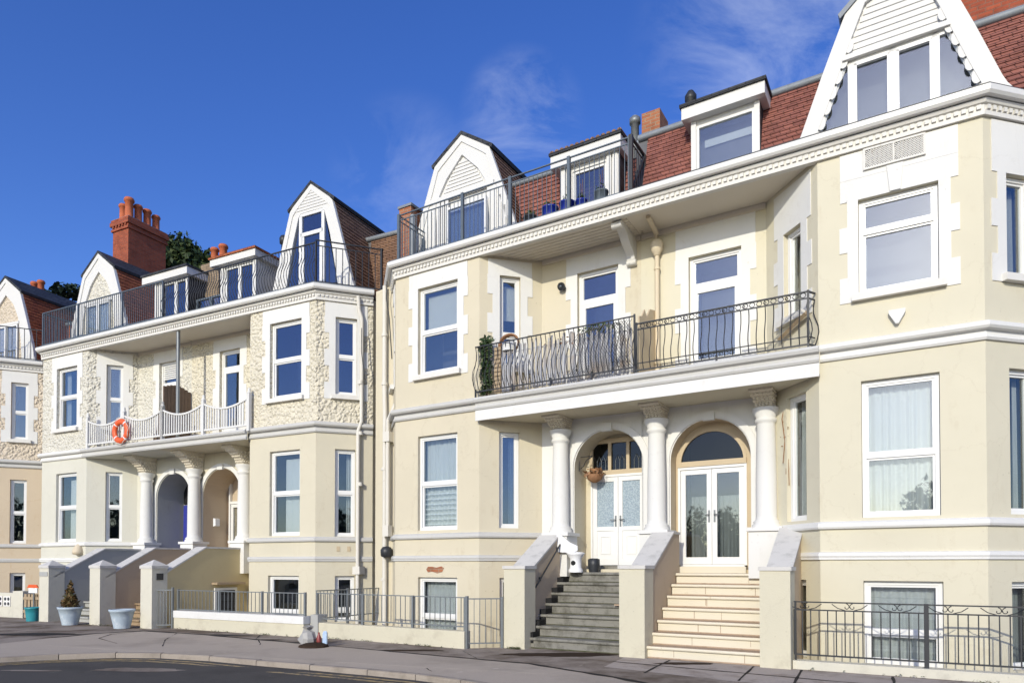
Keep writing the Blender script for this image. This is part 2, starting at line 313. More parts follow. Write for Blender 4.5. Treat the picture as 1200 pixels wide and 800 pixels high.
MT['crack'] = ground_mat('dark_joint', (0.035, 0.032, 0.03), (0.025, 0.022, 0.02), (0.05, 0.05, 0.03), patch=(0.4, 0.6))
MT['bounce_pave'] = ground_mat('pale_bounce_concrete', (0.56, 0.50, 0.42), (0.50, 0.44, 0.36), (0.60, 0.54, 0.46), bs=20, big=0.3)  # warm pale tone for the added ground that bounces light
MT['land'] = ground_mat('far_ground', (0.30, 0.26, 0.19), (0.22, 0.20, 0.13), (0.34, 0.30, 0.23), bs=3, big=0.05)
MT['yellow'] = worn('worn_yellow_paint', (0.42, 0.31, 0.14), (0.12, 0.11, 0.10), 0.46, 0.6, 9, 0.8)
MT['area'] = ground_mat('area_concrete', (0.30, 0.28, 0.25), (0.18, 0.16, 0.13), (0.36, 0.34, 0.31))

# ---------------------------------------------------------------- mesh builder (coordinates: along, toward street, up)
class Ln:                     # a vertical plane through a facade line: a along it, o outward, z up
    def __init__(s, p0, p1):
        s.p = p0; L = math.hypot(p1[0]-p0[0], p1[1]-p0[1]); s.L = L
        s.t = ((p1[0]-p0[0])/L, (p1[1]-p0[1])/L); s.m = (-s.t[1], s.t[0])
    def __call__(s, a, o, z): return (s.p[0]+s.t[0]*a+s.m[0]*o, s.p[1]+s.t[1]*a+s.m[1]*o, z)
class M:
    def __init__(s, *mats): s.v = []; s.f = []; s.mi = []; s.mats = list(mats); s.sm = []
    def add(s, vs, fs, mi=0, smooth=False):
        b = len(s.v); s.v += [tuple(v) for v in vs]
        for f in fs: s.f.append([b+i for i in f]); s.mi.append(mi); s.sm.append(smooth)
    def quad(s, *p, mi=0): s.add(p, [tuple(range(len(p)))], mi)
    def lbox(s, ln, a0, a1, o0, o1, z0, z1, mi=0):
        s.add([ln(a, o, z) for z in (z0, z1) for o in (o0, o1) for a in (a0, a1)],
              [(0, 1, 3, 2), (4, 6, 7, 5), (0, 4, 5, 1), (2, 3, 7, 6), (0, 2, 6, 4), (1, 5, 7, 3)], mi)
    def box(s, x0, x1, d0, d1, z0, z1, mi=0):
        s.add([(x, d, z) for z in (z0, z1) for d in (d0, d1) for x in (x0, x1)],
              [(0, 1, 3, 2), (4, 6, 7, 5), (0, 4, 5, 1), (2, 3, 7, 6), (0, 2, 6, 4), (1, 5, 7, 3)], mi)
    def prism(s, poly, z0, z1, mi=0):           # plan polygon
        n = len(poly)
        s.add([(x, d, z0) for x, d in poly]+[(x, d, z1) for x, d in poly],
              [tuple(range(n)), tuple(range(n, 2*n))]+[(i, (i+1) % n, n+(i+1) % n, n+i) for i in range(n)], mi)
    def lprism(s, ln, poly, o0, o1, mi=0):      # polygon (a, z) in the plane of ln
        n = len(poly)
        s.add([ln(a, o0, z) for a, z in poly]+[ln(a, o1, z) for a, z in poly],
              [tuple(range(n)), tuple(range(n, 2*n))]+[(i, (i+1) % n, n+(i+1) % n, n+i) for i in range(n)], mi)
    def sprism(s, x0, x1, prof, mi=0):          # profile (d, z) extruded along x
        n = len(prof)
        s.add([(x0, d, z) for d, z in prof]+[(x1, d, z) for d, z in prof],
              [tuple(range(n)), tuple(range(n, 2*n))]+[(i, (i+1) % n, n+(i+1) % n, n+i) for i in range(n)], mi)
    def tube(s, pts, r, n=6, mi=0, smooth=True, taper=None):
        P = [Vector(p) for p in pts]; b = len(s.v); rings = []
        for i, p in enumerate(P):
            t = (P[min(i+1, len(P)-1)]-P[max(i-1, 0)]).normalized()
            ref = Vector((0, 0, 1)) if abs(t.z) < 0.9 else Vector((1, 0, 0))
            x = t.cross(ref).normalized(); y = t.cross(x)
            rr = r if taper is None else r*taper[i]
            rings.append([p+(x*math.cos(6.28318*k/n)+y*math.sin(6.28318*k/n))*rr for k in range(n)])
        vs = [v for q in rings for v in q]; fs = []
        for i in range(len(P)-1):
            for k in range(n): fs.append((i*n+k, i*n+(k+1) % n, (i+1)*n+(k+1) % n, (i+1)*n+k))
        s.add(vs, fs, mi, smooth and n > 4)
        s.add(rings[0], [tuple(range(n))], mi); s.add(rings[-1], [tuple(range(n))], mi)
    def lathe(s, c, prof, n=16, mi=0, smooth=True):
        vs = []; fs = []
        for r, z in prof:
            for k in range(n): vs.append((c[0]+r*math.cos(6.28318*k/n), c[1]+r*math.sin(6.28318*k/n), c[2]+z))
        for i in range(len(prof)-1):
            for k in range(n): fs.append((i*n+k, i*n+(k+1) % n, (i+1)*n+(k+1) % n, (i+1)*n+k))
        s.add(vs, fs, mi, smooth)
        s.add(vs[:n], [tuple(range(n))], mi); s.add(vs[-n:], [tuple(range(n))], mi)
    def sweep(s, path, prof, mi=0, caps=True):  # profile (o, z) along a plan polyline with mitred corners
        n = len(path); rows = []
        for i, (x, d) in enumerate(path):
            ns = []
            for j in (i-1, i):
                if 0 <= j < n-1:
                    ex, ed = path[j+1][0]-path[j][0], path[j+1][1]-path[j][1]; L = math.hypot(ex, ed); ns.append((-ed/L, ex/L))
            if len(ns) == 2:
                mx_, my_ = ns[0][0]+ns[1][0], ns[0][1]+ns[1][1]; k = 2/(mx_*mx_+my_*my_); m_ = (mx_*k, my_*k)
            else: m_ = ns[0]
            rows.append([(x+m_[0]*o, d+m_[1]*o, z) for o, z in prof])
        k = len(prof); vs = [v for r_ in rows for v in r_]
        s.add(vs, [(i*k+j, i*k+(j+1) % k, (i+1)*k+(j+1) % k, (i+1)*k+j) for i in range(n-1) for j in range(k)], mi)
        if caps: s.add(rows[0], [tuple(range(k))], mi); s.add(rows[-1], [tuple(range(k))], mi)
    def strip(s, A_, B_, mi=0):                 # quads between two point lists
        n = len(A_); s.add(list(A_)+list(B_), [(i, i+1, n+i+1, n+i) for i in range(n-1)], mi)
    def leaves(s, c, rad, n, size, mi=0, flat=1.0, shell=0.0, up=0.3):
        for _ in range(n):
            while True:
                p = Vector((rnd.uniform(-1, 1), rnd.uniform(-1, 1), rnd.uniform(-1, 1)))
                if shell <= p.length <= 1: break
            q = Vector((c[0]+p.x*rad[0], c[1]+p.y*rad[1], c[2]+p.z*rad[2]))
            nn = (p.normalized()*0.7+Vector((rnd.uniform(-1, 1), rnd.uniform(-1, 1), rnd.uniform(-1, 1)+up))).normalized()
            x = nn.orthogonal().normalized(); y = nn.cross(x); a = rnd.uniform(0, 6.28); k = size*rnd.uniform(0.6, 1.3)
            e1 = (x*math.cos(a)+y*math.sin(a))*k; e2 = (y*math.cos(a)-x*math.sin(a))*k*0.55*flat
            s.add([q-e1, q+e2, q+e1, q-e2], [(0, 1, 2, 3)], mi)

def link(o, parent=None):
    COL.objects.link(o)
    if parent is not None: o.parent = parent
    return o
class Thing:
    def __init__(s, name, fr, loc, label, cat, group=None):
        s.fr = fr; s.loc = Vector(loc)
        o = bpy.data.objects.new(name, None); o.empty_display_size = 0.3; link(o)
        o.location = fr.w(*loc); o.rotation_euler = (0, 0, fr.a); s.o = o
        o['label'] = label; o['category'] = cat
        if group: o['group'] = group
    def part(s, name, m, parent=None, label=None):
        o = build(name, m, s.loc); link(o, parent or s.o)
        if label: o['label'] = label
        return o
def build(name, m, loc):
    me = bpy.data.meshes.new(name)
    me.from_pydata([(v[0]-loc[0], -(v[1]-loc[1]), v[2]-loc[2]) for v in m.v], [], m.f)
    for k in m.mats: me.materials.append(MT[k])
    me.polygons.foreach_set('material_index', m.mi); me.polygons.foreach_set('use_smooth', m.sm)
    bm = bmesh.new(); bm.from_mesh(me); bmesh.ops.recalc_face_normals(bm, faces=bm.faces); bm.to_mesh(me); bm.free(); me.update()
    return bpy.data.objects.new(name, me)
def single(name, m, fr, loc, label, cat, group=None):
    loc = Vector(loc); o = build(name, m, loc); link(o); o.location = fr.w(*loc); o.rotation_euler = (0, 0, fr.a)
    o['label'] = label; o['category'] = cat
    if group: o['group'] = group
    return o
def structure(name, m):
    o = build(name, m, (0, 0, 0)); link(o); o['kind'] = 'structure'; return o

# ---------------------------------------------------------------- house elements
REV = 0.17
def panel(m, ln, z0, z1, holes, mi=0, room=None, depth=REV, a0=0.0, a1=None):
    """wall plane with rectangular openings, their reveals and a dim room behind each"""
    a1 = ln.L if a1 is None else a1
    As = sorted({a0, a1, *[h[0] for h in holes], *[h[1] for h in holes]})
    Zs = sorted({z0, z1, *[h[2] for h in holes if z0 < h[2] < z1], *[h[3] for h in holes if z0 < h[3] < z1]})
    for i in range(len(As)-1):
        for j in range(len(Zs)-1):
            ca, cz = (As[i]+As[i+1])/2, (Zs[j]+Zs[j+1])/2
            if any(h[0] < ca < h[1] and h[2] < cz < h[3] for h in holes): continue
            m.quad(ln(As[i], 0, Zs[j]), ln(As[i+1], 0, Zs[j]), ln(As[i+1], 0, Zs[j+1]), ln(As[i], 0, Zs[j+1]), mi=mi)
    for h in holes:
        b0, b1, y0, y1 = h[:4]
        y0 = max(y0, z0); y1 = min(y1, z1)
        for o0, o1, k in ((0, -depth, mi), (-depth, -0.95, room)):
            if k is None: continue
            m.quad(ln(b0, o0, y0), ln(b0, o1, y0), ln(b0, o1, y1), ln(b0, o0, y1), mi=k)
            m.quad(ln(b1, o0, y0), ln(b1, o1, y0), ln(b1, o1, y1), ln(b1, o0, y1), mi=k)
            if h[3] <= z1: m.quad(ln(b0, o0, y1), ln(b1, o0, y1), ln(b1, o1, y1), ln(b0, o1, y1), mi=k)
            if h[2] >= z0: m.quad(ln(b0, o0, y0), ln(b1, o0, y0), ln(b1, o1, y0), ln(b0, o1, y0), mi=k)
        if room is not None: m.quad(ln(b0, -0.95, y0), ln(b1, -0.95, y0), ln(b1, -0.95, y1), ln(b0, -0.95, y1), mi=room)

def curtain_mesh(ln, a0, a1, z0, z1, o, folds=9, amp=0.022, mat_='curtain', seed=0):
    m = M(mat_); r = random.Random(seed); n = max(24, folds*8); T = []; B = []
    ph = r.uniform(0, 6)
    for i in range(n+1):
        t = i/n; a = a0+(a1-a0)*t; w = amp*math.sin(ph+t*folds*6.283+math.sin(t*17+ph)*0.8)
        T.append(ln(a, o+w*0.6, z1)); B.append(ln(a, o+w*1.2, z0))
    m.strip(B, T); return m

def window(th, ln, a0, a1, z0, z1, kind='sash', gl='glass', dress=None, sill=True, seed=0, split=None, frame='upvc', fo=-REV):
    """frame > pane, curtain; the sill is a part of its own"""
    f = M(frame); w = 0.06; e = 0.004; A0, A1, Z0, Z1 = a0+e, a1-e, z0+e, z1-e
    o0, o1 = fo, fo+0.09
    f.lbox(ln, A0, A0+w, o0, o1, Z0, Z1); f.lbox(ln, A1-w, A1, o0, o1, Z0, Z1)
    f.lbox(ln, A0+w, A1-w, o0, o1, Z0, Z0+w); f.lbox(ln, A0+w, A1-w, o0, o1, Z1-w, Z1)
    gp = M(gl); s2 = 0.035
    def light(b0, b1, y0, y1, oo):
        f.lbox(ln, b0, b0+s2, oo-0.03, oo+0.02, y0, y1); f.lbox(ln, b1-s2, b1, oo-0.03, oo+0.02, y0, y1)
        f.lbox(ln, b0+s2, b1-s2, oo-0.03, oo+0.02, y0, y0+s2); f.lbox(ln, b0+s2, b1-s2, oo-0.03, oo+0.02, y1-s2, y1)
        gp.lbox(ln, b0+s2-0.004, b1-s2+0.004, oo-0.012, oo-0.004, y0+s2-0.004, y1-s2+0.004)
    if kind == 'sash':
        zm = z0+(z1-z0)*(split or 0.5)
        f.lbox(ln, A0+w, A1-w, o0+0.005, o1-0.01, zm-0.035, zm+0.035)
        light(A0+w, A1-w, zm+0.035, Z1-w, o0+0.055); light(A0+w, A1-w, Z0+w, zm-0.035, o0+0.035)
    elif kind == 'door':        # glazed balcony door with a top light
        zm = z0+(z1-z0)*(split or 0.76)
        f.lbox(ln, A0+w, A1-w, o0+0.005, o1-0.01, zm-0.04, zm+0.04)
        light(A0+w, A1-w, zm+0.04, Z1-w, o0+0.05)
        d0, d1 = A0+w, A1-w
        f.lbox(ln, d0, d0+0.085, o0+0.01, o0+0.075, Z0+w, zm-0.04); f.lbox(ln, d1-0.085, d1, o0+0.01, o0+0.075, Z0+w, zm-0.04)
        f.lbox(ln, d0+0.085, d1-0.085, o0+0.01, o0+0.075, zm-0.12, zm-0.04); f.lbox(ln, d0+0.085, d1-0.085, o0+0.01, o0+0.075, Z0+w, Z0+0.42)
        gp.lbox(ln, d0+0.08, d1-0.08, o0+0.04, o0+0.05, Z0+0.41, zm-0.115)
    elif kind == 'single':
        light(A0+w, A1-w, Z0+w, Z1-w, o0+0.045)
    elif kind == 'pair':
        am = (A0+A1)/2; f.lbox(ln, am-0.04, am+0.04, o0+0.005, o1-0.01, Z0+w, Z1-w)
        light(A0+w, am-0.04, Z0+w, Z1-w, o0+0.045); light(am+0.04, A1-w, Z0+w, Z1-w, o0+0.045)
    fo_ = th.part('window', f); th.part('pane', gp, fo_)
    b0, b1, y0, y1 = a0+w, a1-w, z0+w, z1-w
    if dress:
        for k in dress.split('+'):
            if k == 'net': c = curtain_mesh(ln, b0, b1, y0, y1, o0-0.10, 8, seed=seed); th.part('curtain', c, fo_)
            elif k == 'netlow': c = curtain_mesh(ln, b0, b1, y0, y0+(y1-y0)*0.48, o0-0.10, 7, seed=seed); th.part('curtain', c, fo_)
            elif k == 'sides':
                W = (b1-b0)*0.2
                for q0, q1 in ((b0, b0+W), (b1-W, b1)): th.part('curtain', curtain_mesh(ln, q0, q1, y0, y1, o0-0.12, 3, seed=seed), fo_)
            elif k == 'right':
                th.part('curtain', curtain_mesh(ln, b1-(b1-b0)*0.35, b1, y0, y1, o0-0.12, 3, seed=seed), fo_)
            elif k == 'panel':
                th.part('curtain', curtain_mesh(ln, b0+(b1-b0)*0.24, b1, y0, y1-0.12, o0-0.14, 2, 0.01, seed=seed), fo_)
            elif k == 'blind':
                c = M('blind'); c.lbox(ln, b0+0.05, b1, o0-0.09, o0-0.08, y0+(y1-y0)*0.55, y1-0.08); th.part('blind', c, fo_)
            elif k == 'dark': th.part('curtain', curtain_mesh(ln, b0, b1, y0, y1, o0-0.14, 6, mat_='darkcurtain', seed=seed), fo_)
            elif k == 'bars':
                c = M('whitepl')
                for i in range(7): c.lbox(ln, a0+w, a1-w, o0-0.03, o0-0.015, z0+0.14+i*0.115, z0+0.155+i*0.115)
                th.part('window_bars', c, fo_)
    if sill:
        s = M('sill'); s.lprism(ln, [(a0-0.1, z0-0.12), (a1+0.1, z0-0.12), (a1+0.1, z0-0.012), (a0-0.1, z0-0.012)], 0.004, 0.10)
        th.part('sill', s, fo_)
    return fo_

def surround(m, ln, a0, a1, z0, z1, mi, top=0.42, keyed=True, cap=None):
    """white window margins, keyed like quoins"""
    W = 0.16; t = 0.014
    zt = z1+top if cap is None else cap
    m.lbox(ln, a0-W-0.10, a1+W+0.10, 0.001, t, z1, zt, mi)
    n = 5 if z1-z0 > 1.7 else 4; h = (z1-z0+0.12)/n
    for i in range(n):
        w = W+(0.115 if (keyed and i % 2 == 0) else 0.0)
        y0 = z0-0.12+i*h
        m.lbox(ln, a0-w, a0, 0.001, t, y0, y0+h, mi); m.lbox(ln, a1, a1+w, 0.001, t, y0, y0+h, mi)

def archpts(c, zs, r, n=20, rz=None):
    rz = rz or r
    return [(c-r*math.cos(math.pi*i/n), zs+rz*math.sin(math.pi*i/n)) for i in range(n+1)]
def arch_panel(m, ln, a0, a1, z0, z1, c, zs, r, mi=0, o=0.0, depth=0.3, rev_mi=None):
    P = archpts(c, zs, r)
    m.quad(ln(a0, o, z0), ln(c-r, o, z0), ln(c-r, o, z1), ln(a0, o, z1), mi=mi)
    m.quad(ln(c+r, o, z0), ln(a1, o, z0), ln(a1, o, z1), ln(c+r, o, z1), mi=mi)
    for (x0, y0), (x1, y1) in zip(P, P[1:]): m.quad(ln(x0, o, y0), ln(x1, o, y1), ln(x1, o, z1), ln(x0, o, z1), mi=mi)
    k = mi if rev_mi is None else rev_mi
    Q = [(c-r, z0)]+P+[(c+r, z0)]
    m.strip([ln(a, o, z) for a, z in Q], [ln(a, o-depth, z) for a, z in Q], k)

def bay_path(f0, f1, dep=1.0): return [(f0-dep, -dep), (f0, 0), (f1, 0), (f1+dep, -dep)]

def railing(m, path, z0, z1, step=0.115, r=0.008, top=0.018, belly=0.0, mid=None, bot=0.06, posts=(), pr=0.022, square=False, low2=None):
    """railing along a plan polyline: rails, balusters (bellied outward if asked), posts"""
    for (x0, d0), (x1, d1) in zip(path, path[1:]):
        L = math.hypot(x1-x0, d1-d0); ln = Ln((x0, d0), (x1, d1))
        m.lbox(ln, -top*0.5, L+top*0.5, -top, top, z1-top, z1+top*0.4)
        m.lbox(ln, 0, L, -0.012, 0.012, z0+bot-0.012, z0+bot+0.012)
        if low2: m.lbox(ln, 0, L, -0.008, 0.008, z0+low2-0.008, z0+low2+0.008)
        if mid: m.lbox(ln, 0, L, -0.010, 0.010, z1-mid-0.010, z1-mid+0.010)
        n = max(1, int(L/step)); zt = z1-(mid or top)
        for i in range(n+1):
            a = L*i/n
            if belly:
                pts = []
                for j in range(8):
                    t = j/7; pts.append(ln(a, belly*math.sin(math.pi*min(1, t/0.62))**1.0 * (1 if t < 0.62 else 0) - belly*0.35*(math.sin(math.pi*(t-0.62)/0.38) if t >= 0.62 else 0), z0+bot+(zt-z0-bot)*t))
                m.tube(pts, r, 4)
            else:
                m.lbox(ln, a-r, a+r, -r, r, z0+bot, zt)
    for x, d, za, zb in posts:
        m.box(x-pr, x+pr, d-pr, d+pr, za, zb)

def tile_slope(m, x0, x1, d0, z0, d1, z1, mi, row=0.10):
    n = int(math.hypot(d1-d0, z1-z0)/row)
    for i in range(n):
        t0, t1 = i/n, (i+1)/n; A0, B0 = d0+(d1-d0)*t0, z0+(z1-z0)*t0; A1, B1 = d0+(d1-d0)*t1, z0+(z1-z0)*t1
        m.quad((x0, A0+0.022, B0), (x1, A0+0.022, B0), (x1, A1+0.004, B1), (x0, A1+0.004, B1), mi=mi)
        m.quad((x0, A0+0.022, B0), (x1, A0+0.022, B0), (x1, A0+0.002, B0), (x0, A0+0.002, B0), mi=mi)

def gable(th, roof, c, d, zb, prof, back, side, cap, inner, infill, style, win=None, over=0.10):
    """bell-shaped gable dormer. prof = half outline [(half width, z)...] from the foot to the apex"""
    ln = Ln((c, d), (c+1, d))
    Lf = [(-w, z) for w, z in prof]; Rt = [(w, z) for w, z in prof][::-1]
    outl = Lf+Rt[1:]
    w = M(infill, side, cap)
    # cheeks: tiled lower part, slated upper part
    for sgn in (-1, 1):
        for i, ((w0, y0), (w1, y1)) in enumerate(zip(prof, prof[1:])):
            last = (i == len(prof)-2)
            k = 2 if last else 1
            th_ = 0.07 if last else 0.0
            if last:
                p = [ln(sgn*(w0+0.07), over, y0-0.05), ln(0, over, y1), ln(0, over, y1+0.09), ln(sgn*(w0+0.10), over, y0+0.03)]
                q = [ln(sgn*(w0+0.07), -back, y0-0.05), ln(0, -back, y1), ln(0, -back, y1+0.09), ln(sgn*(w0+0.10), -back, y0+0.03)]
                w.add(p+q, [(0, 1, 2, 3), (4, 5, 6, 7), (0, 1, 5, 4), (1, 2, 6, 5), (2, 3, 7, 6), (3, 0, 4, 7)], k)
            else:
                n = max(2, int((y1-y0)/0.11))
                for j in range(n):
                    t0, t1 = j/n, (j+1)/n; u0, u1 = w0+(w1-w0)*t0, w0+(w1-w0)*t1; e0, e1 = y0+(y1-y0)*t0, y0+(y1-y0)*t1
                    w.quad(ln(sgn*(u0+0.022), 0, e0), ln(sgn*(u0+0.022), -back, e0), ln(sgn*(u1+0.004), -back, e1), ln(sgn*(u1+0.004), 0, e1), mi=1)
                    w.quad(ln(sgn*(u0+0.022), 0, e0), ln(sgn*(u0+0.022), -back, e0), ln(sgn*(u0), -back, e0), ln(sgn*(u0), 0, e0), mi=1)
    # white front between outline and inner opening
    fr = M('wood_white')
    P = [(a, z) for a, z in outl]
    def resample(p, n):
        S = [0]
        for (a, b), (a2, b2) in zip(p, p[1:]): S.append(S[-1]+math.hypot(a2-a, b2-b))
        o = []
        for i in range(n+1):
            s_ = S[-1]*i/n; j = max(k for k in range(len(S)) if S[k] <= s_+1e-9); j = min(j, len(p)-2)
            t = (s_-S[j])/(S[j+1]-S[j]); o.append((p[j][0]+(p[j+1][0]-p[j][0])*t, p[j][1]+(p[j+1][1]-p[j][1])*t))
        return o
    half_o = resample(P[:len(prof)], 24); half_i = resample(inner, 24)
    if style == 'scallop':
        hi = []
        for i, (a, z) in enumerate(half_i):
            hi.append((a, z))
        half_i = hi
    O = half_o+[(-a, z) for a, z in half_o[::-1]][1:]; I = half_i+[(-a, z) for a, z in half_i[::-1]][1:]
    t0, t1 = 0.0, 0.06
    fr.strip([ln(a, t1, z) for a, z in O], [ln(a, t1, z) for a, z in I])
    fr.strip([ln(a, t1, z) for a, z in I], [ln(a, -0.10, z) for a, z in I])
    fr.strip([ln(a, t1, z) for a, z in O], [ln(a, -0.02, z) for a, z in O])
    # raised outer moulding following the outline
    O2 = [(a*0.88, zb+(z-zb)*0.95) for a, z in O]
    if style != 'scallop': fr.strip([ln(a, t1+0.025, z) for a, z in O], [ln(a, t1+0.025, z) for a, z in O2]); fr.strip([ln(a, t1+0.025, z) for a, z in O2], [ln(a, t1, z) for a, z in O2])
    if style != 'scallop': fr.strip([ln(a, t1+0.025, z) for a, z in O], [ln(a, t1, z) for a, z in O])
    dm = th.part('gable_dormer', w, roof); th_fr = th.part('bargeboard', fr, roof)
    return ln, I, dm

def chimney(th, roof, x0, x1, d0, d1, z0, z1, m_='brick', pots=(), label=None, crown=True):
    m = M(m_, 'lead')
    m.box(x0, x1, d0, d1, z0, z1-0.42 if crown else z1)
    if crown:
        m.box(x0-0.05, x1+0.05, d0-0.05, d1+0.05, z1-0.42, z1-0.34); m.box(x0-0.02, x1+0.02, d0-0.02, d1+0.02, z1-0.34, z1-0.24)
        m.box(x0-0.08, x1+0.08, d0-0.08, d1+0.08, z1-0.24, z1-0.10); m.box(x0-0.05, x1+0.05, d0-0.05, d1+0.05, z1-0.10, z1)
        n = int((x1-x0)/0.15)
        for i in range(n): a = x0+(i+0.3)*(x1-x0)/n; m.box(a, a+0.07, d1+0.02, d1+0.07, z1-0.31, z1-0.245)
        m.box(x0-0.02, x1+0.02, d0-0.02, d1+0.02, z1, z1+0.03, 1)
    c = th.part('chimney', m, roof, label)
    for x, d, h, r in pots:
        p = M('pot'); p.lathe((x, d, z1+0.02), [(r*1.15, 0), (r*1.15, 0.06), (r*0.92, 0.1), (r*0.88, h*0.82), (r*1.12, h*0.84), (r*1.15, h*0.92), (r*0.95, h), (r*0.7, h), (r*0.65, h-0.15)], 14)
        th.part('chimney_pot', p, roof)
    return c

def bracket(m, x, d0, d1, z0, z1, w=0.10, mi=0):
    """scrolled console: profile in (d, z)"""
    n = 16; pr = []
    for i in range(n+1):
        t = i/n; d = d0+(d1-d0)*(t**1.6)+0.03*math.sin(t*14)
        pr.append((d+0.05, z0+(z1-z0)*t))
    prof = [(d0-0.05, z0)]+pr+[(d0-0.05, z1)]
    m.sprism(x-w, x+w, prof, mi)
    m.tube([(x-w-0.02, d1+0.0, z1-0.1), (x+w+0.02, d1+0.0, z1-0.1)], 0.07, 10, mi); m.tube([(x-w-0.015, d0+0.06, z0+0.06), (x+w+0.015, d0+0.06, z0+0.06)], 0.06, 10, mi)

def column(th, x, d, z0, z1, ztop=4.72, m_='trim'):
    c = M(m_)
    c.box(x-0.27, x+0.27, d-0.25, d+0.25, 1.35, 2.20); c.box(x-0.31, x+0.31, d-0.29, d+0.29, 2.20, 2.27)
    c.lathe((x, d, 2.27), [(0.25, 0), (0.25, 0.05), (0.22, 0.075), (0.235, 0.11), (0.19, 0.14), (0.185, 0.2), (0.182, 0.9), (0.162, z1-2.27-0.30), (0.165, z1-2.27-0.27), (0.195, z1-2.27-0.24), (0.195, z1-2.27-0.20), (0.17, z1-2.27-0.17), (0.235, z1-2.27-0.06), (0.24, z1-2.27)], 28)
    o = th.part('column', c)
    k = M('weather')
    # carved console head, leaning out to carry the balcony
    h = ztop-z1; n = 6; rows = []
    for q in range(n+1):
        t = q/n; e = t**1.7; w = 0.14+0.045*e; f_ = d+0.15+0.30*e*(h/0.45+0.4); wob = 0.012*(q % 2)
        rows.append([(x-w-wob, d-0.2, z1+h*t*0.86), (x+w+wob, d-0.2, z1+h*t*0.86), (x+w+wob, f_+wob, z1+h*t*0.86), (x-w-wob, f_+wob, z1+h*t*0.86)])
    k.add([p for r_ in rows for p in r_], [(q*4+i, q*4+(i+1) % 4, q*4+4+(i+1) % 4, q*4+4+i) for q in range(n) for i in range(4)]+[(0, 1, 2, 3)])
    fo = rows[-1][2][1]; k.box(x-0.205, x+0.205, d-0.2, fo+0.05, z1+h*0.86, ztop-0.003)
    for q in range(1, n):
        t = q/n; r_ = rows[q]
        for i in range(5):
            u = (i+0.5)/5; px = r_[3][0]+(r_[2][0]-r_[3][0])*u
            k.lathe((px, r_[2][1]+0.005, r_[0][2]), [(0.008, -h*0.08), (0.03, -h*0.02), (0.034, h*0.03), (0.012, h*0.06)], 6)
            py = r_[1][1]+(r_[2][1]-r_[1][1])*u
            for xx in (r_[0][0], r_[1][0]): k.lathe((xx, py, r_[0][2]), [(0.008, -h*0.08), (0.026, -h*0.02), (0.03, h*0.03), (0.012, h*0.06)], 6)
    th.part('capital', k, o)

